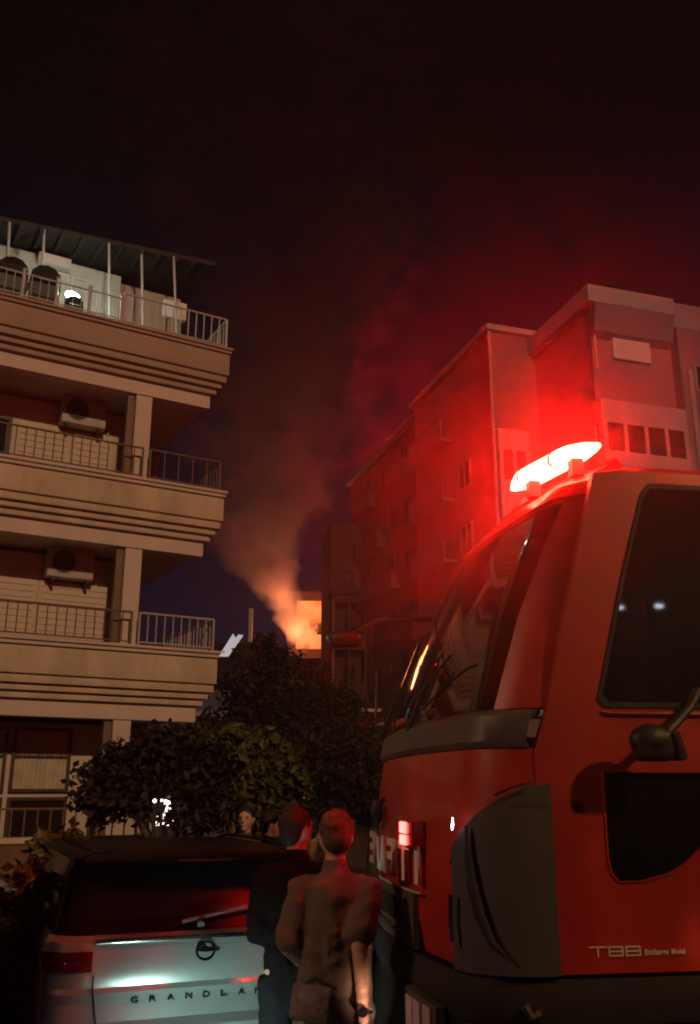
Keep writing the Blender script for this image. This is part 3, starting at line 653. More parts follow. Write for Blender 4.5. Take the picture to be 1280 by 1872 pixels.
def cabshell(levels, i0, i1, name, m, off=0.0, thick=0.03, parent=None, **kw):
    """strip of the cab skin between outline points i0..i1; levels = (u0, z, inset)"""
    rings = [cab_ring(u - off, z, inset=ins - off, **kw)[i0:i1 + 1] for u, z, ins in levels]
    b = MB(); b.loft(rings, closed=False, thick=thick); return b.build(name, m, parent or ft, True, 40)
# nose below the windscreen (red), from the door edge round to the far side
nose = [(0.03, 1.15, 0.0), (0.0, 1.30, 0.0), (0.0, 1.55, 0.0), (0.012, 1.85, 0.0), (0.04, 2.03, 0.0)]
cabshell(nose, 2, NR - 3, 'front_panel', truck_red)
cabshell([(0.05, 2.035, 0.012), (0.035, 2.06, 0.008), (0.06, 2.17, 0.016), (0.12, 2.20, 0.05)], 3, NR - 4, 'wiper_cowl', truck_grey, off=0.018)
ws_lv = [(0.10, 2.20, 0.02), (0.24, 2.62, 0.04), (0.40, 2.98, 0.055), (0.51, 3.20, 0.06)]
cabshell(ws_lv, 7, NR - 8, 'windscreen', wind_glass, thick=0.006)
for a_, c_ in ((2, 7), (NR - 8, NR - 3)):
    cabshell(ws_lv, a_, c_, 'windscreen_pillar', truck_red, thick=0.04)
for a_, c_ in ((6, 8), (NR - 9, NR - 7)):
    cabshell(ws_lv, a_, c_, 'windscreen_seal', rubber, off=-0.006, thick=0.02)
cabshell([(0.51, 3.17, 0.055), (0.49, 3.20, 0.045), (0.54, 3.27, 0.045), (0.68, 3.34, 0.09)], 2, NR - 3, 'roof_visor', truck_red, off=0.0, thick=0.05)
b = MB(); rr = [cab_ring(0.62, 3.30, inset=0.05), cab_ring(0.68, 3.35, inset=0.09), cab_ring(0.82, 3.385, inset=0.30)]
b.loft(rr, closed=True); b.build('roof', truck_red, ft, True)
# side wall: door with window and kerb window cut out
S = lambda a, h, d: (a, d, h)
win = [(0.63, 2.21), (0.60, 2.24), (0.66, 2.45), (0.76, 2.80), (0.885, 3.18), (0.925, 3.23), (1.62, 3.23), (1.66, 3.19), (1.66, 2.24), (1.63, 2.21)]
low = [(0.595, 1.935), (0.590, 1.60), (0.600, 1.535), (0.63, 1.50), (0.74, 1.503), (0.84, 1.525), (0.92, 1.56), (1.00, 1.62), (1.08, 1.70), (1.14, 1.80), (1.15, 1.935)]
door = [(0.285, 1.16), (1.80, 1.16), (1.80, 3.28), (0.80, 3.30), (0.66, 3.28), (0.58, 3.0), (0.46, 2.55), (0.37, 2.20), (0.30, 2.02)]
b = MB(); b.poly(door, 0.045, lambda a, h, d: (a, d - 0.004, h), holes=[win, low]); dr = b.build('door', truck_red, ft)
def inner(pts, k):
    cx = sum(p[0] for p in pts) / len(pts); cz = sum(p[1] for p in pts) / len(pts)
    return [(cx + (x - cx) * k, cz + (z - cz) * k) for x, z in pts]
b = MB(); b.poly(inner(win, 1.012), 0.02, lambda a, h, d: (a, d - 0.012, h), holes=[inner(win, 0.965)]); b.build('window_seal', rubber, dr)
b = MB(); b.poly(inner(win, 0.966), 0.006, lambda a, h, d: (a, d + 0.012, h)); b.build('window_pane', door_glass, dr)
b = MB(); b.poly(inner(low, 0.985), 0.01, lambda a, h, d: (a, d + 0.016, h)); b.build('kerb_window', car_glass, dr)
b = MB(); b.poly(inner(low, 1.02), 0.008, lambda a, h, d: (a, d - 0.010, h), holes=[inner(low, 0.992)]); b.build('kerb_window_trim', truck_red, dr)
# chrome-like bright edge under the pane
b = MB(); b.tube([(0.61, -0.012, 2.185), (0.64, -0.014, 2.178), (1.66, -0.014, 2.178)], 0.007, 6); b.build('window_ledge', truck_red, dr, True)
b = MB(); b.b2((1.5, -0.04, 2.02), (1.72, -0.01, 2.08), 0.01); b.build('handle', black_pl, dr)
# rear part of the cab side + far side + back
b = MB(); b.b2((1.82, -0.004, 1.16), (2.05, 0.04, 3.30)); b.build('rear_side_panel', truck_red, ft)
b = MB(); b.poly(door, 0.04, lambda a, h, d: (a, WV - 0.04 + d, h), holes=[win]); b.build('far_door', truck_red, ft)
b = MB(); b.b2((2.0, 0.05, 1.0), (2.05, WV - 0.05, 3.3)); b.build('back_wall', truck_red, ft)
b = MB(); b.b2((0.2, 0.06, 1.10), (2.0, WV - 0.06, 1.16)); b.b2((0.25, 0.15, 1.17), (0.75, WV - 0.15, 1.95), 0.08); b.build('cab_floor_and_dash', black_pl, ft)
# recessed gap between nose and door
b = MB(); b.b2((0.262, 0.012, 1.16), (0.292, 0.05, 2.03)); b.build('door_gap_seal', rubber, ft)
# grey corner deflector wrapping the near corner, with its crescent slot
def wrap_panel(poly_fn, z0, z1, nz, i0, i1, name, m, off, thick):
    ks = [i0 + (i1 - i0) * k / 12 for k in range(13)]
    b = MB(); rings = []
    for j in range(nz + 1):
        t = j / nz; row = []
        for q_, k in enumerate(ks):
            top = z0 + (z1(q_ / 12) - z0) * t
            base = cab_ring(0.0 - off, top, inset=-off); i = int(k); f = k - i
            row.append(base[i].lerp(base[min(i + 1, NR - 1)], f))
        rings.append(row)
    b.loft(rings, closed=False, thick=thick); return b.build(name, m, ft, True, 40)
# t = 0 at the door edge, 1 at the front
def_top = lambda t: 1.885 - 0.10 * t - 0.16 * t * t
cd_ = wrap_panel(None, 1.16, def_top, 8, 1.72, 9.6, 'corner_deflector', truck_grey, 0.035, 0.03)
def wrap_tube(pts, off, r, name, m, parent=None):
    """pts = (t, z) on the near corner, t as above"""
    b = MB(); out = []
    for t, z in pts:
        k = 1.72 + (9.6 - 1.72) * t; base = cab_ring(-off, z, inset=-off); i = int(k); out.append(base[i].lerp(base[i + 1], k - i))
    b.tube(out, r, 8); return b.build(name, m, parent or ft, True)
wrap_tube([(0.70, 1.72), (0.69, 1.62), (0.66, 1.50), (0.58, 1.38), (0.46, 1.28), (0.30, 1.22)], 0.052, [0.006, 0.014, 0.022, 0.024, 0.016, 0.005], 'deflector_slot', rubber)
wrap_tube([(0.02, 1.89), (0.15, 1.875), (0.35, 1.84)], 0.07, 0.006, 'deflector_clip', chrome)
wrap_tube([(0.93, 1.45), (0.94, 1.36), (0.92, 1.27)], 0.062, 0.010, 'deflector_trim', chrome)
wrap_tube([(0.895, 1.75), (0.90, 1.72), (0.91, 1.70)], 0.050, [0.001, 0.005, 0.002], 'side_marker', lamp_c)
# grille
b = MB()
def F(off): return lambda a, h, d: (-0.012 - 0.07 * 4 * max(0, min(1, (a - 0.3) / 1.75)) * (1 - max(0, min(1, (a - 0.3) / 1.75))) - off + d, a, h)
def strip(pts_top, pts_bot, off, thick, name, m):
    b = MB(); f = F(off); n = 16; rings = []
    for tz in [k / 4 for k in range(5)]:
        row = []
        for k in range(n + 1):
            t = k / n; at_ = pts_top[0][0] + (pts_top[1][0] - pts_top[0][0]) * t; zt = pts_top[0][1] + (pts_top[1][1] - pts_top[0][1]) * t
            ab = pts_bot[0][0] + (pts_bot[1][0] - pts_bot[0][0]) * t; zb = pts_bot[0][1] + (pts_bot[1][1] - pts_bot[0][1]) * t
            row.append(Vector(f(ab + (at_ - ab) * tz, zb + (zt - zb) * tz, 0)))
        rings.append(row)
    b.loft(rings, closed=False, thick=thick); return b.build(name, m, ft, True)
strip(((0.72, 1.41), (2.12, 1.385)), ((0.72, 1.155), (2.12, 1.155)), 0.016, 0.03, 'grille', truck_grey2)
strip(((0.92, 1.36), (1.95, 1.345)), ((1.05, 1.255), (1.8, 1.255)), 0.030, 0.012, 'grille_slot', rubber)
strip(((0.85, 1.215), (2.0, 1.215)), ((0.85, 1.20), (2.0, 1.20)), 0.030, 0.012, 'grille_slat', truck_grey)
strip(((0.6, 1.412), (1.55, 1.412)), ((0.6, 1.404), (1.55, 1.404)), 0.024, 0.01, 'grille_trim', trim_r)
# bumper: black upper lip then grey lower body with lamp cluster
bl = [(-0.03, 0.98, -0.02), (-0.05, 1.05, -0.03), (-0.03, 1.145, -0.01)]
cabshell(bl, 0, NR - 1, 'bumper_lip', rubber, off=0.0, thick=0.05)
cabshell([(-0.02, 0.42, 0.02), (-0.06, 0.55, -0.02), (-0.05, 0.80, -0.02), (-0.02, 0.975, 0.0)], 3, NR - 4, 'bumper', black_pl, thick=0.04)
strip(((0.28, 1.0), (0.66, 1.02)), ((0.28, 0.66), (0.62, 0.66)), 0.075, 0.04, 'lamp_housing', truck_grey)
for v0 in (0.33, 0.45, 0.55):
    strip(((v0, 0.985), (v0 + 0.085, 0.99)), ((v0, 0.70), (v0 + 0.08, 0.70)), 0.085, 0.02, 'headlight', trim_r)
strip(((1.9, 1.0), (2.2, 1.0)), ((1.9, 0.70), (2.2, 0.70)), 0.08, 0.04, 'headlight', trim_r)
# side skirt, step, wheel
b = MB(); b.b2((0.32, 0.02, 0.92), (0.98, 0.10, 1.155), 0.01); b.b2((0.34, 0.03, 0.45), (0.9, 0.14, 0.915), 0.02); b.build('side_skirt', black_pl, ft)
b = MB(); b.b2((0.42, -0.02, 0.60), (0.86, 0.12, 0.64), 0.005); b.build('step', truck_grey, ft)
wrap_tube([(0.05, 1.03), (0.14, 1.02), (0.2, 1.06)], 0.04, 0.018, 'step_reflector', truck_grey2)
b = MB(); arch = []
for k in range(17):
    a = R(180 * k / 16); arch.append((1.42 + 0.62 * math.cos(a), 0.52 + 0.60 * math.sin(a)))
b.poly(arch + [(1.42 - 0.50 * math.cos(R(180 * k / 16)), 0.52 + 0.49 * math.sin(R(180 * k / 16))) for k in range(17)], 0.4, lambda a, h, d: (a, d - 0.01, h)); b.build('wheel_arch', black_pl, ft)
def wheel(x, y, r, parent, w_=0.28, ax='v', name='wheel'):
    prof = [(r * 0.60, 0.0), (r * 0.93, 0.0), (r, 0.04), (r, w_ - 0.04), (r * 0.93, w_), (r * 0.6, w_)]
    n = 32; b = MB(); rings = []
    for k in range(n + 1):
        a = 2 * math.pi * k / n; rings.append([Vector((q_ * math.cos(a), d, q_ * math.sin(a))) for q_, d in prof])
    b.loft(rings, closed=False); bmesh.ops.remove_doubles(b.bm, verts=b.bm.verts, dist=1e-4)
    o = b.build(name, rubber, parent, True); o.location = (x, y, r)
    b = MB(); b.tube([(0, 0.06, 0), (0, w_ - 0.05, 0)], r * 0.61, 28); b.tube([(0, 0.02, 0), (0, 0.07, 0)], r * 0.2, 16)
    for k in range(8):
        a = 2 * math.pi * k / 8; b.ball((r * 0.33 * math.cos(a), 0.055, r * 0.33 * math.sin(a)), 0.016, 1)
    b.build('rim', chrome if parent is not ft else truck_grey, o, True)
    return o
wheel(1.42, 0.05, 0.50, ft); wheel(1.42, WV - 0.33, 0.50, ft); wheel(5.2, 0.05, 0.50, ft); wheel(5.2, WV - 0.33, 0.50, ft)
# body behind the cab (outside the frame, simple but whole)
b = MB(); b.b2((2.25, 0.0, 1.05), (7.4, WV, 3.35), 0.04); b.build('equipment_body', truck_red, ft)
b = MB(); b.b2((2.06, 0.3, 0.62), (7.2, WV - 0.3, 1.04)); b.build('chassis', rubber, ft)
for i in range(3):
    b = MB(); b.b2((2.45 + 1.6 * i, -0.015, 1.25), (3.85 + 1.6 * i, -0.002, 3.0), 0.004); b.build('roller_shutter', truck_grey, ft)
# seats and wheel inside
for v in (0.55, 1.75):
    b = MB(); b.box((1.45, v, 1.62), (0.5, 0.5, 0.16), None, 0.05); b.box((1.72, v, 2.05), (0.14, 0.48, 0.8), (0, 0.12, 0), 0.05); b.box((1.78, v, 2.55), (0.10, 0.28, 0.2), None, 0.04); b.build('seat', seat_m, ft, True)
b = MB(); b.tube([Vector((0.92 + 0.12 * math.cos(a), 0.62 + 0.23 * math.sin(a), 2.02 + 0.20 * math.cos(a))) for a in [2 * math.pi * k / 24 for k in range(25)]], 0.016, 6); b.tube([(0.92, 0.62, 2.02), (0.75, 0.62, 1.85)], 0.03, 8); b.build('steering_wheel', black_pl, ft, True)
# mirrored front lettering
word = ['I', 'T', 'F', 'A', 'I', 'Y', 'E']; cells = [(0.60, 0.055), (0.74, 0.21), (1.02, 0.19), (1.27, 0.22), (1.56, 0.055), (1.68, 0.22), (1.97, 0.18)]
for ch, (v0, wd) in zip(word, cells):
    hh = 0.18 if ch != 'I' else 0.148; f0 = F(0.016)
    o = glyph(ch, wd, hh, lambda a, h, d, v0=v0: f0(v0 + a, 1.445 + h, d - 0.012), 0.010, 'letter', letter_w, ft, bold=0.035)
    if ch == 'I':
        b = MB(); b.poly([(v0, 1.592), (v0 + wd, 1.592), (v0 + wd, 1.613), (v0, 1.613)], 0.01, lambda a, h, d: f0(a, h, d - 0.012)); b.build('letter_dot', letter_w, ft)
# door lettering
def stroke_letter(kind, x, w_, h, z, t=0.0052):
    b = MB(); y = -0.0085; Y2 = -0.0045
    def bar(x0, x1, z0, z1): b.b2((x + x0, y, z + z0), (x + x1, Y2, z + z1))
    if kind == 'T': bar(0, w_, h - t, h); bar(w_ / 2 - t / 2, w_ / 2 + t / 2, 0, h - t)
    else:
        c_ = 0.005
        bar(c_, w_ - c_, h - t, h); bar(c_, w_ - c_, 0, t); bar(t, w_ - t, h / 2 - t / 2, h / 2 + t / 2); bar(0, t, c_, h - c_); bar(w_ - t, w_, c_, h - c_)
        for sx_, sz in ((0, 0), (0, 1), (1, 0), (1, 1)):
            b.box((x + (t / 2 + 0.001 if not sx_ else w_ - t / 2 - 0.001), (y + Y2) / 2, z + (t / 2 + 0.001 if not sz else h - t / 2 - 0.001)), (0.0065, 0.0036, 0.0065), (0, R(45), 0))
    return b.build('letter', letter_w, dr)
stroke_letter('T', 0.478, 0.078, 0.037, 1.222); stroke_letter('B', 0.562, 0.062, 0.037, 1.222); stroke_letter('B', 0.634, 0.064, 0.037, 1.222)
x = 0.716
for ch in 'Exclusive  Model':
    if ch == ' ': x += 0.006; continue
    wd = {'i': 0.003, 'l': 0.003, 'E': 0.010, 'M': 0.013}.get(ch, 0.0095); hh = 0.021 if ch in 'EMld' else 0.016
    glyph(ch, wd, hh, lambda a, h, d, x=x: (x + a, -0.0085 + d, 1.224 + h), 0.004, 'letter', letter_w, dr, bold=0.03); x += wd + 0.0032
# strobe, grab handle, washer nozzle, wipers, mirror
b = MB(); b.b2((-0.105, 0.60, 1.60), (-0.042, 0.85, 1.725), 0.012); st = b.build('strobe_housing', beacon_red, ft)
b = MB(); b.b2((-0.115, 0.73, 1.61), (-0.100, 0.845, 1.655), 0.004); b.b2((-0.115, 0.73, 1.663), (-0.100, 0.845, 1.715), 0.004); b.build('strobe_lens', strobe_e, st)
b = MB(); b.ball((-0.09, 1.62, 1.74), (0.03, 0.12, 0.07), 2); b.tube([(-0.08, 1.45, 1.82), (-0.13, 1.42, 1.74), (-0.11, 1.50, 1.66)], 0.014, 6); b.build('grab_handle', black_pl, ft, True)
wrap_tube([(1.0, 1.575), (1.02, 1.57)], 0.03, 0.012, 'washer_nozzle', chrome)
b = MB(); b.tube([(-0.02, 1.85, 2.16), (0.06, 1.65, 2.45), (0.12, 1.42, 2.62)], [0.018, 0.012, 0.008], 6); b.tube([(0.03, 1.75, 2.34), (0.14, 1.28, 2.72)], 0.008, 5); b.build('wiper', black_pl, ft, True)
b = MB(); b.tube([(-0.03, 1.0, 2.16), (0.04, 0.95, 2.35), (0.08, 0.80, 2.48)], [0.018, 0.012, 0.008], 6); b.tube([(0.02, 1.2, 2.30), (0.10, 0.55, 2.50)], 0.008, 5); b.build('wiper', black_pl, ft, True)
b = MB(); b.tube([(-0.01, 1.52, 2.30), (0.10, 1.28, 2.66)], 0.0065, 5); b.build('wiper_blade', chrome, ft, True)
for v in (0.55, 1.15):
    b = MB(); b.box((-0.02, v, 2.215), (0.06, 0.10, 0.03), None, 0.01); b.build('wiper_cap', truck_grey2, ft, True)
mr = MB(); mr.ball((0.745, -0.17, 2.055), (0.095, 0.06, 0.07), 3); mr.box((0.75, -0.17, 2.035), (0.165, 0.10, 0.125), None, 0.03); mo = rmesh(mr, 'mirror', black_pl, ft, 0.008, 5)
mr = MB(); mr.tube([(0.82, -0.16, 2.09), (0.88, -0.13, 2.13), (0.98, -0.07, 2.20), (1.06, -0.01, 2.28)], [0.022, 0.020, 0.020, 0.022], 8); mr.build('mirror_arm', black_pl, mo, True)
mr = MB(); mr.box((0.845, -0.18, 2.035), (0.03, 0.10, 0.12), (0, -0.25, 0), 0.012); mr.build('mirror_bracket', rubber, mo, True)
# forward mirror on a long arm from the far pillar
fm = MB(); fm.ball((-0.23, 1.96, 2.79), (0.11, 0.075, 0.055), 3); fm.box((-0.22, 1.96, 2.775), (0.19, 0.11, 0.08), None, 0.02); fmo = rmesh(fm, 'front_mirror', black_pl, ft, 0.008, 4)
q = MB(); q.tube([(0.40, 2.22, 2.98), (0.22, 2.16, 2.96), (0.0, 2.08, 2.93), (-0.12, 2.02, 2.86), (-0.20, 1.98, 2.82)], [0.020, 0.016, 0.015, 0.018, 0.022], 8); q.build('mirror_arm', black_pl, fmo, True)
q = MB(); q.tube([(-0.335, 1.93, 2.82), (-0.345, 1.92, 2.79), (-0.325, 1.91, 2.755)], 0.010, 6); q.build('mirror_edge', chrome, fmo, True); q = MB(); q.tube([(-0.21, 1.90, 2.835), (-0.16, 1.92, 2.85)], 0.008, 6); q.build('mirror_edge', chrome, fmo, True)
q = MB(); q.tube([(-0.02, 2.02, 2.30), (0.0, 2.06, 2.6), (-0.02, 2.07, 2.93)], 0.011, 6); q.build('mirror_stay', black_pl, fmo, True)
# light bar: two swept halves, the near one lit
def bar_half(v0, v1, u0, u1, em):
    P0, P1 = Vector((u0, v0, 3.475)), Vector((u1, v1, 3.445)); d = (P1 - P0); rings = []; L = d.length; dn = d.normalized(); sd = Vector((dn.y, -dn.x, 0))
    prof = [(0.075, 0.0), (0.075, 0.035), (0.055, 0.06), (0.0, 0.07), (-0.055, 0.06), (-0.075, 0.035), (-0.075, 0.0), (-0.05, -0.012), (0.05, -0.012)]
    for k in range(13):
        t = k / 12; sc = min(1, 0.25 + 2.6 * min(t * 0.6, 1 - t) ** 0.7); c = P0.lerp(P1, t)
        rings.append([c + sd * a * sc + Vector((0, 0, h * sc)) for a, h in prof])
    b = MB(); b.loft(rings, closed=True); o = b.build('beacon_lens', em, bar, True, 60)
    for t in (0.42, 0.80):
        c = P0.lerp(P1, t); q = MB(); q.loft([[c + dn * w2 + sd * a * 1.03 + Vector((0, 0, h * 1.03)) for a, h in prof] for w2 in (-0.006, 0.006)], closed=True); q.build('lens_band', beacon_red, o)
    for t in (0.25, 0.75):
        c = P0.lerp(P1, t); q = MB(); q.b2((c.x - 0.03, c.y - 0.03, c.z - 0.10), (c.x + 0.03, c.y + 0.03, c.z - 0.012)); q.build('mount', black_pl, bar)
    return o
b = MB(); b.tube([(0.90, 0.26, 3.41), (0.66, 0.85, 3.39), (0.66, 1.25, 3.38), (0.75, 1.5, 3.385)], 0.05, 8); bar = b.build('beacon_bar', beacon_red, ft, True)
bar_half(0.15, 0.80, 0.765, 0.545, beacon_e)
# ================================================================== SILVER CAR
CP = at(378, 1738, 5.6); CA = R(22)
car = thing('parked_suv', 'silver compact suv seen from behind, parked at the lower left', 'car', (CP.x, CP.y, 0), CA)
lv = [(0.82, 0.16, 0.26), (0.845, 0.04, 0.42), (0.86, 0.00, 0.56), (0.86, -0.025, 0.66), (0.86, 0.02, 0.70), (0.86, 0.035, 0.79), (0.86, 0.015, 0.84), (0.86, 0.03, 0.865), (0.855, 0.02, 0.93), (0.845, 0.035, 1.02), (0.835, 0.05, 1.08), (0.82, 0.09, 1.11)]
b = MB(); b.loft([ring(-hx, hx, y0, 4.25 - 0.5 * max(0, z - 0.7), 0.22, z) for hx, y0, z in lv]); b.build('body', silver, car, True, 22)
gl = [(0.80, 0.115, 1.10), (0.76, 0.19, 1.24), (0.71, 0.29, 1.42), (0.68, 0.34, 1.485)]
b = MB(); b.loft([ring(-hx, hx, y0, 3.1 - (z - 1.1) * 2.3, 0.16, z) for hx, y0, z in gl]); b.build('glasshouse', car_glass, car, True, 30)
b = MB(); b.loft([ring(-0.71, 0.71, 0.30, 2.2, 0.14, 1.475), ring(-0.70, 0.70, 0.24, 2.25, 0.14, 1.49), ring(-0.66, 0.66, 0.26, 2.15, 0.14, 1.515), ring(-0.5, 0.5, 0.5, 1.9, 0.14, 1.53)]); b.build('roof', car_black, car, True, 40)
b = MB(); b.loft([ring(-0.66, 0.66, 0.10, 0.42, 0.07, 1.475), ring(-0.65, 0.65, 0.10, 0.42, 0.07, 1.488), ring(-0.61, 0.61, 0.17, 0.42, 0.07, 1.512)]); b.build('spoiler', car_black, car, True, 40)
b = MB(); b.b2((-0.16, 0.088, 1.476), (0.16, 0.105, 1.487)); b.build('brake_light', tail_red, car)
for sgn in (-1, 1):
    b = MB(); b.loft([[Vector((sgn * (hx + 0.004), yy, z)) for yy in (y0 + 0.11, y0 + 0.20, y0 + 0.34)] for hx, y0, z in gl], closed=False, thick=0.012); b.build('rear_pillar', car_black, car, True)
    b = MB(); b.tube([(sgn * 0.60, 0.55, 1.52), (sgn * 0.61, 0.9, 1.545), (sgn * 0.61, 1.9, 1.545), (sgn * 0.60, 2.2, 1.51)], 0.012, 6); b.build('roof_rail', car_black, car, True)
    # wrapped tail lamp
    b = MB(); pts = []
    for z in (0.945, 0.99, 1.045):
        r_ = ring(-0.865, 0.865, 0.012, 4.2, 0.22, z); seg = [p for p in r_ if p.y < 0.30 and p.x * sgn > 0.5]
        seg.sort(key=lambda p: (p.y - p.x * sgn)); seg = [Vector((sgn * 0.61, 0.012, z))] + sorted(seg, key=lambda p: abs(p.x) - 0 + p.y)
        pts.append(seg)
    b.loft(pts, closed=False, thick=0.02); tlm = b.build('tail_lamp', tail_red, car, True)
    b = MB(); b.tube([(sgn * 0.64, -0.004, 0.998), (sgn * 0.71, -0.002, 0.996)], 0.004, 6); b.ball((sgn * 0.75, 0.006, 0.999), 0.008, 2); b.build('lamp_guide', chrome, tlm, True)
    # tailgate shut line
    b = MB(); b.tube([(sgn * 0.60, -0.004, 0.93), (sgn * 0.60, 0.010, 0.86), (sgn * 0.585, 0.018, 0.78), (sgn * 0.57, -0.010, 0.68), (sgn * 0.55, -0.002, 0.58)], 0.004, 5); b.build('tailgate_gap', rubber, car, True)
    for yy in (0.75, 3.4):
        wheel(sgn * 0.79 - 0.11, yy, 0.33, car, 0.22).rotation_euler = (0, 0, 0)
        w_ = car.children[-1]; w_.rotation_euler = (0, 0, R(90) if sgn < 0 else R(-90)); w_.location = (sgn * 0.65, yy, 0.33)
    b = MB(); b.ball((sgn * 1.0, 2.75, 1.13), (0.10, 0.06, 0.07), 2); b.tube([(sgn * 0.84, 2.75, 1.1), (sgn * 0.95, 2.75, 1.11)], 0.03, 6); b.build('side_mirror', silver, car, True)
    for yy in (1.0, 1.95):
        b = MB(); b.box((sgn * 0.863, yy + 0.1, 0.98), (0.02, 0.16, 0.025), None, 0.006); b.build('door_handle', silver, car, True)
b = MB(); b.b2((-0.60, 0.028, 1.075), (0.60, 0.055, 1.098), 0.006); b.build('window_trim', chrome, car)
b = MB(); b.b2((-0.87, -0.045, 0.44), (0.87, 0.02, 0.60), 0.03); b.build('rear_bumper', rubber, car, True)
b = MB(); b.b2((-0.26, -0.05, 0.50), (0.26, -0.047, 0.60)); b.build('number_plate', plate_m, car)
b = MB(); b.tube([(-0.12, 0.10, 1.16), (0.25, 0.13, 1.22), (0.30, 0.135, 1.225)], 0.010, 6); b.tube([(-0.02, 0.095, 1.15), (-0.02, 0.075, 1.14)], 0.022, 8); b.build('rear_wiper', truck_grey, car, True)
# round badge with a lightning bar across it
c0 = Vector((0.0, 0.026, 1.015)); b = MB()
b.tube([c0 + Vector((0.050 * math.cos(a), 0.0, 0.046 * math.sin(a))) for a in [2 * math.pi * k / 28 for k in range(29)]], 0.0065, 6)
bdg = b.build('badge', car_black, car, True)
b = MB(); b.poly([(-0.052, 0.002), (-0.008, 0.022), (0.008, 0.004), (0.078, 0.004), (0.078, -0.003), (0.030, -0.004), (0.0, -0.006), (-0.02, -0.004)], 0.008, lambda a, h, d: (a, c0.y - 0.010 + d, c0.z + h)); b.build('badge_bolt', car_black, bdg)
for i, ch in enumerate('GRANDLAND'):
    glyph(ch, 0.038, 0.030, lambda a, h, d, i=i: (-0.395 + 0.0975 * i + a, 0.016 + d, 0.782 + h), 0.006, 'letter', car_black, car, bold=0.01)
to = thing('added_work_lamp', 'small added work lamp on a stand lighting the tailgate of the silver car', 'lamp', (-0.66, 4.54, 0), R(-4))  # lamp body added to go with the tailgate light
b = MB(); b.tube([(0, 0, 0.015), (0, 0, 0.34)], 0.012, 6); b.tube([(0, 0, 0.0), (0, 0, 0.015)], 0.09, 14); b.build('stand', black_pl, to, True)
b = MB(); b.box((0, 0.0, 0.39), (0.12, 0.05, 0.09), None, 0.01); b.build('housing', black_pl, to, True)
b = MB(); b.b2((-0.05, 0.026, 0.36), (0.05, 0.03, 0.42)); b.build('lens', bulb_e, to)
# double headed street lamp far behind, mirrored in the cab side window
sl = thing('street_lamp', 'double headed cool white street lamp behind the photographer, mirrored in the cab window', 'street lamp', (15.3, -16.2, 0), R(30))
b = MB(); b.tube([(0, 0, 0), (0, 0, 7.0)], [0.09, 0.05], 10); b.tube([(-0.5, 0, 7.25), (0, 0, 7.0), (0.5, 0, 7.25)], 0.035, 8); b.build('pole', chrome, sl, True)
for x in (-0.55, 0.55):
    b = MB(); b.ball((x, 0, 7.22), (0.14 if x > 0 else 0.08, 0.10, 0.06), 2); b.build('lamp_head', lamp_c, sl, True)
# ================================================================== PEOPLE
def finger_hand(b, wr, d, side, r=0.0085, curl=0.5):
    """palm and five fingers; d = pointing direction, side = towards the thumb"""
    d = Vector(d).normalized(); side = Vector(side).normalized(); n = d.cross(side).normalized()
    b.cap(wr, Vector(wr) + d * 0.085, 0.022, 0.026)
    for s_ in (-0.022, 0.0, 0.022): b.cap(Vector(wr) + d * 0.03 + side * s_ * 0.6, Vector(wr) + d * 0.088 + side * s_, 0.014, 0.0125)
    for i, L in enumerate((0.070, 0.080, 0.074, 0.058)):
        p = Vector(wr) + d * 0.09 + side * (0.030 - 0.020 * i)
        q_ = p + d * L * 0.45 + n * L * 0.12 * curl; r2_ = q_ + d * L * 0.32 + n * L * 0.25 * curl; e_ = r2_ + d * L * 0.16 + n * L * 0.26 * curl
        b.cap(p, q_, r * 1.05, r); b.cap(q_, r2_, r, r * 0.92); b.cap(r2_, e_, r * 0.92, r * 0.8)
    p = Vector(wr) + d * 0.025 + side * 0.022; q_ = p + d * 0.035 + side * 0.030; e_ = q_ + d * 0.035 + side * 0.008 + n * 0.012
    b.cap(p, q_, 0.012, 0.011); b.cap(q_, e_, 0.0105, 0.009)
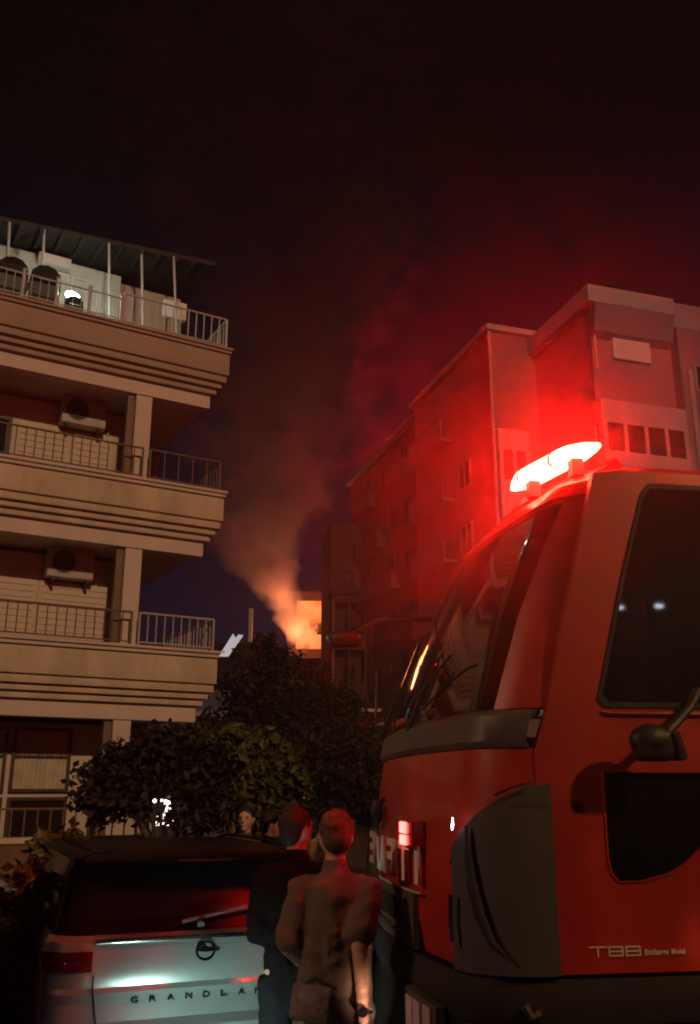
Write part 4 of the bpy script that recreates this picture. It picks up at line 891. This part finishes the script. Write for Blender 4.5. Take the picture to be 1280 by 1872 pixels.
def person(label, loc, rz, H=1.75, top=None, legs=None, hair='short', head_yaw=0.0, head_tilt=0.0, lean=0.0, hands=None, sleeve='long', broad=1.0, fat=1.0, elbow=None, name='person', group=None, loose=0.0, hair_mat=None):
    """figure facing local +y (away from the camera when rz = 0); z of joints scales with H"""
    t = thing(name, label, 'person', loc, rz, group); k = H / 1.75
    P = lambda x, y, z: Vector((x * k, (y + lean * max(0, z - 0.95)) * k, z * k))
    sh = 0.185 * broad; el = elbow or {-1: P(-sh - 0.07, -0.02, 1.13), 1: P(sh + 0.07, -0.02, 1.13)}
    hd = hands or {-1: P(-sh - 0.07, 0.07, 0.88), 1: P(sh + 0.07, 0.07, 0.88)}
    b = MB()                                           # one continuous body
    b.cap(P(0, 0, 0.97), P(0, 0.0, 1.15), (0.155 * fat, 0.10), (0.135 * fat, 0.092)); b.cap(P(0, 0, 1.15), P(0, 0, 1.36), (0.135 * fat, 0.092), (0.165 * broad, 0.10))
    b.cap(P(-sh + 0.04, 0, 1.41), P(sh - 0.04, 0, 1.41), 0.055, 0.055); b.cap(P(0, 0.0, 1.42), P(0, 0.02, 1.54), 0.060, 0.054)
    for s_ in (-1, 1):
        b.cap(P(s_ * sh, 0, 1.405), el[s_], 0.052, 0.042); b.cap(el[s_], hd[s_], 0.043, 0.027)
        finger_hand(b, hd[s_], (hd[s_] - el[s_]), Vector((0, 1, 0)), curl=0.6)
        b.cap(P(s_ * 0.09, 0, 0.93), P(s_ * 0.10, 0.02, 0.50), 0.085, 0.055); b.cap(P(s_ * 0.10, 0.02, 0.50), P(s_ * 0.105, -0.02, 0.09), 0.055, 0.036)
        b.cap(P(s_ * 0.105, -0.04, 0.05), P(s_ * 0.12, 0.16, 0.035), 0.042, 0.034)
    # head with face, turned on the neck
    hc = P(0, 0.03, 1.645); Rm = Matrix.Rotation(head_yaw, 4, 'Z') @ Matrix.Rotation(head_tilt, 4, 'X')
    hp = lambda x, y, z: hc + (Rm @ Vector((x, y, z))) * k
    b.ball(hc, (0.076 * k, 0.092 * k, 0.105 * k), 3, (head_tilt, 0, head_yaw)); b.cap(hp(0, 0.035, -0.06), hp(0, 0.055, -0.085), 0.042 * k, 0.030 * k)
    b.cap(hp(0, 0.088, 0.015), hp(0, 0.108, -0.020), 0.010 * k, 0.015 * k)
    b.cap(hp(-0.018, 0.090, -0.052), hp(0.018, 0.090, -0.052), 0.009 * k, 0.009 * k)
    for s_ in (-1, 1):
        b.ball(hp(s_ * 0.078, -0.005, -0.005), (0.010 * k, 0.020 * k, 0.032 * k), 2, (head_tilt, 0, head_yaw)); b.cap(hp(s_ * 0.018, 0.085, 0.030), hp(s_ * 0.045, 0.074, 0.030), 0.011 * k, 0.009 * k)
    rmesh(b, 'body', skin_m, t, 0.0085, 4)
    for s_ in (-1, 1):
        e = MB(); e.ball(hp(s_ * 0.031, 0.086, 0.010), 0.010 * k, 2); e.build('eye', pane_dk, t, True)
    # hair
    b = MB(); b.ball(hp(0, -0.014, 0.028), (0.086 * k, 0.092 * k, 0.092 * k), 3, (head_tilt, 0, head_yaw)); b.ball(hp(0, -0.045, -0.02), (0.074 * k, 0.055 * k, 0.075 * k), 3, (head_tilt, 0, head_yaw))
    q = random.Random(hash(label) % 1000 if False else len(label))
    for _ in range(60):
        a = q.uniform(0, 6.28); z_ = q.uniform(-0.2, 1); rr_ = math.sqrt(max(0, 1 - z_ * z_)); b.ball(hp(0.082 * rr_ * math.cos(a), -0.018 + 0.086 * rr_ * math.sin(a), 0.03 + 0.088 * z_), 0.014 * k, 1)
    if hair == 'long': b.cap(hp(0, -0.06, 0), hp(0, -0.075, -0.22), (0.085, 0.05), (0.09, 0.04))
    ho = rmesh(b, 'hair', hair_mat or hair_m, t, 0.008, 2, 0.006)
    # shirt / jacket
    b = MB(); g_ = 0.022 + loose
    b.cap(P(0, 0, 0.88), P(0, 0, 1.15), (0.17 * fat + loose, 0.115 + loose), (0.155 * fat + loose, 0.11 + loose)); b.cap(P(0, 0, 1.15), P(0, 0, 1.36), (0.155 * fat + loose, 0.11 + loose), (0.185 * broad, 0.115 + loose))
    b.cap(P(-sh + 0.03, 0, 1.415), P(sh - 0.03, 0, 1.415), 0.066, 0.066); b.cap(P(0, 0, 1.43), P(0, 0.01, 1.50), 0.075, 0.066)
    for s_ in (-1, 1):
        S0 = P(s_ * sh, 0, 1.40)
        if sleeve == 'long': b.cap(S0, el[s_], 0.066 + loose * 0.4, 0.056 + loose * 0.4); b.cap(el[s_], el[s_].lerp(hd[s_], 0.93), 0.056 + loose * 0.4, 0.040)
        else: b.cap(S0, S0.lerp(el[s_], 0.88), 0.066 + loose * 0.3, 0.064 + loose * 0.5)
    # creases
    for _ in range(14):
        z_ = q.uniform(0.92, 1.34); a = q.uniform(-2.6, -0.5); x0_ = 0.165 * fat * math.cos(a); y0_ = 0.115 * math.sin(a)
        b.cap(P(x0_ * 0.95, y0_ - loose * 0.9, z_), P(x0_ * 0.7, y0_ - loose * 0.9, z_ - q.uniform(0.05, 0.12)), 0.013, 0.008)
    rmesh(b, 'shirt' if sleeve != 'long' else 'jacket', top, t, 0.011, 4, 0.012)
    b = MB(); b.cap(P(-0.05, 0, 0.92), P(0.05, 0, 0.92), (0.12, 0.115), (0.12, 0.115))
    for s_ in (-1, 1): b.cap(P(s_ * 0.09, 0, 0.88), P(s_ * 0.10, 0.02, 0.50), 0.105, 0.078); b.cap(P(s_ * 0.10, 0.02, 0.50), P(s_ * 0.105, -0.02, 0.12), 0.078, 0.062)
    rmesh(b, 'trousers', legs, t, 0.013, 4, 0.010)
    for s_ in (-1, 1):
        b = MB(); b.cap(P(s_ * 0.105, -0.05, 0.055), P(s_ * 0.12, 0.17, 0.045), (0.050, 0.052), (0.045, 0.04)); b.box(P(s_ * 0.112, 0.055, 0.012), (0.10, 0.30, 0.024), None, 0.008); rmesh(b, 'shoe', rubber, t, 0.012, 3)
    return t
person('person in black jacket seen from behind at the right edge of the silver car', (-0.29, 5.35, 0), R(6), 1.77, black_cloth, denim, head_yaw=R(-50), broad=0.90, fat=1.0, loose=0.012,
       elbow={-1: Vector((-0.205, 0.0, 1.14)), 1: Vector((0.25, 0.02, 1.14))}, hands={-1: Vector((-0.07, 0.24, 1.05)), 1: Vector((0.24, 0.12, 0.90))}, group='people watching the fire')
person('person in dark clothes whose pale face shows beyond the car roof', (-0.98, 9.2, 0), R(195), 1.72, plum_cloth, denim, head_yaw=R(-25), group='people watching the fire')
person('person in mustard yellow jacket standing between the other watchers', (-0.30, 7.4, 0), R(-14), 1.70, olive_cloth, denim, head_yaw=R(-10), hair='short', broad=1.0, fat=1.1, group='people watching the fire')
person('person with lit cheek looking right, standing past the roof of the silver car', (-0.70, 8.35, 0), R(-60), 1.70, black_cloth, denim, head_yaw=R(-20), group='people watching the fire')
mm = person('person in loose beige shirt with bare lit forearm and wristwatch beside the fire engine', (-0.075, 4.75, 0), R(-4), 1.75, beige_cloth, grey_knit, head_yaw=R(12), head_tilt=R(-14), sleeve='short', broad=0.86, fat=0.98, loose=0.022, hair_mat=shaved,
       elbow={-1: Vector((-0.205, -0.03, 1.16)), 1: Vector((0.125, -0.13, 1.215))}, hands={-1: Vector((-0.13, 0.20, 1.02)), 1: Vector((0.150, -0.20, 0.90))}, lean=0.05, group='people watching the fire')
b = MB(); c_ = Vector((0.148, -0.195, 0.925)); ax_ = Vector((0.025, -0.07, -0.31)).normalized(); s1 = ax_.cross(Vector((0, 1, 0))).normalized(); s2 = ax_.cross(s1)
b.tube([c_ + (s1 * math.cos(a) + s2 * math.sin(a)) * 0.034 for a in [2 * math.pi * k / 20 for k in range(21)]], 0.008, 6)
b.tube([c_ - s2 * 0.030, c_ - s2 * 0.045], 0.021, 14); b.tube([c_ + s2 * 0.030, c_ + s2 * 0.045], 0.021, 14); wt = b.build('wristwatch', chrome, None, True); wt.matrix_world = mm.matrix_world
wt.location = mm.location; wt.rotation_euler = mm.rotation_euler
tag(wt, 'bright wristwatch on the lit wrist of the person in beige', 'wristwatch')
bg_ = thing('shoulder_bag', 'small grey bag hanging low against the beige shirted person', 'bag', (-0.175, 4.57, 0), R(-4))
b = MB(); b.box((0, 0, 0.96), (0.17, 0.07, 0.15), (0, 0.12, 0), 0.02); b.build('pouch', grey_knit, bg_, True); b = MB(); b.tube([(-0.06, 0.0, 1.03), (0.02, -0.01, 1.06), (0.12, -0.03, 1.02)], 0.008, 6); b.build('strap', black_pl, bg_, True)
# warm bare lamp added beside the engine to brighten the nearest watcher's forearm
lamp('added_forearm_light', 'SPOT', (0.30, 3.55, 0.62), 110.0, (1.0, 0.58, 0.40), aim=(0.115, 4.60, 0.98), size=0.05, spot=15, blend=1.0)

# ================================================================== SMOKE AND HAZE
def vol_box(name, lo, hi):
    b = MB(); b.b2(lo, hi); me = b.mesh(name); o = link(bpy.data.objects.new(name, me)); o['kind'] = 'stuff'; return o
sm = vol_box('smoke', (-16, 30, 12.4), (9, 75.8, 34)); m = bpy.data.materials.new('smoke'); m.use_nodes = True; sm.data.materials.append(m)
n = m.node_tree.nodes; l = m.node_tree.links; n.remove(n['Principled BSDF'])
pvn = n.new('ShaderNodeVolumePrincipled'); pvn.inputs['Color'].default_value = (0.80, 0.74, 0.78, 1); pvn.inputs['Anisotropy'].default_value = 0.0
l.new(pvn.outputs[0], n['Material Output'].inputs['Volume'])
tcn = n.new('ShaderNodeTexCoord'); sp = n.new('ShaderNodeSeparateXYZ'); l.new(tcn.outputs['Object'], sp.inputs[0])
def mth(op, a, b_=None, clamp=False):
    q = n.new('ShaderNodeMath'); q.operation = op; q.use_clamp = clamp
    for i, v in enumerate((a, b_)):
        if v is None: continue
        if isinstance(v, (int, float)): q.inputs[i].default_value = v
        else: l.new(v, q.inputs[i])
    return q.outputs[0]
X_, Y_, Z_ = sp.outputs[0], sp.outputs[1], sp.outputs[2]
nz = n.new('ShaderNodeTexNoise'); nz.inputs['Scale'].default_value = 0.17; nz.inputs['Detail'].default_value = 4; nz.inputs['Roughness'].default_value = 0.6; l.new(tcn.outputs['Object'], nz.inputs['Vector'])
nz2 = n.new('ShaderNodeTexNoise'); nz2.inputs['Scale'].default_value = 0.75; nz2.inputs['Detail'].default_value = 3; l.new(tcn.outputs['Object'], nz2.inputs['Vector'])
dz = mth('SUBTRACT', Z_, 14.5)
cyv = mth('SUBTRACT', 74.2, mth('MULTIPLY', mth('MAXIMUM', mth('SUBTRACT', dz, 4.5), 0), 2.4))     # the plume leans towards the street
cxv = mth('ADD', -4.6, mth('MULTIPLY', mth('MAXIMUM', mth('SUBTRACT', dz, 4.5), 0), 0.30))
cxv = mth('SUBTRACT', cxv, mth('MULTIPLY', mth('MINIMUM', dz, 6.0), 0.45))
rad = mth('ADD', mth('ADD', 1.1, mth('MULTIPLY', dz, 0.22)), mth('MULTIPLY', mth('MINIMUM', mth('MAXIMUM', mth('SUBTRACT', dz, 4.0), 0), 5.0), 0.42))
ex = mth('DIVIDE', mth('SUBTRACT', X_, cxv), rad); ey = mth('DIVIDE', mth('SUBTRACT', Y_, cyv), mth('MULTIPLY', rad, 1.35))
dd = mth('SQRT', mth('ADD', mth('MULTIPLY', ex, ex), mth('MULTIPLY', ey, ey)))
dd = mth('ADD', dd, mth('MULTIPLY', mth('SUBTRACT', nz.outputs['Fac'], 0.5), 3.0)); dd = mth('ADD', dd, mth('MULTIPLY', mth('SUBTRACT', nz2.outputs['Fac'], 0.5), 1.2))
body = mth('MULTIPLY', mth('SUBTRACT', 1.0, dd, True), mth('MULTIPLY', mth('SUBTRACT', dz, -1.5), 0.6, True), True)
den = mth('MULTIPLY', body, mth('ADD', 0.42, mth('DIVIDE', 2.9, mth('ADD', 1.0, mth('MULTIPLY', dz, dz)))))
l.new(den, pvn.inputs['Density'])
ms = vol_box('added_glow_mist', (-1.4, 2.05, 1.1), (3.5, 6.9, 5.9)); m = bpy.data.materials.new('added_glow_mist'); m.use_nodes = True; ms.data.materials.append(m)  # mist volume added so the beacon's red glow spreads
n = m.node_tree.nodes; l = m.node_tree.links; n.remove(n['Principled BSDF']); pvn = n.new('ShaderNodeVolumePrincipled'); pvn.inputs['Color'].default_value = (0.8, 0.75, 0.75, 1)
l.new(pvn.outputs[0], n['Material Output'].inputs['Volume']); tcn = n.new('ShaderNodeTexCoord')
vm = n.new('ShaderNodeVectorMath'); vm.operation = 'DISTANCE'; l.new(tcn.outputs['Object'], vm.inputs[0]); vm.inputs[1].default_value = (0.95, 3.85, 3.35)
nz = n.new('ShaderNodeTexNoise'); nz.inputs['Scale'].default_value = 0.9; nz.inputs['Detail'].default_value = 3; l.new(tcn.outputs['Object'], nz.inputs['Vector'])
f_ = mth('SUBTRACT', 1.0, mth('DIVIDE', vm.outputs['Value'], 2.1), True)
sz = n.new('ShaderNodeSeparateXYZ'); l.new(tcn.outputs['Object'], sz.inputs[0]); fz = mth('DIVIDE', mth('SUBTRACT', 4.55, sz.outputs[2]), 1.3, True)
l.new(mth('MULTIPLY', mth('MULTIPLY', mth('POWER', f_, 1.6), fz), mth('MULTIPLY', nz.outputs['Fac'], 0.34)), pvn.inputs['Density'])
hz = vol_box('haze', (-60, -6, -1.5), (60, 110, 35.5)); m = bpy.data.materials.new('haze'); m.use_nodes = True; hz.data.materials.append(m)
n2_ = m.node_tree.nodes; n2_.remove(n2_['Principled BSDF']); q = n2_.new('ShaderNodeVolumePrincipled'); q.inputs['Color'].default_value = (0.85, 0.8, 0.82, 1); q.inputs['Density'].default_value = 0.0011; q.inputs['Anisotropy'].default_value = 0.0
m.node_tree.links.new(q.outputs[0], n2_['Material Output'].inputs['Volume'])
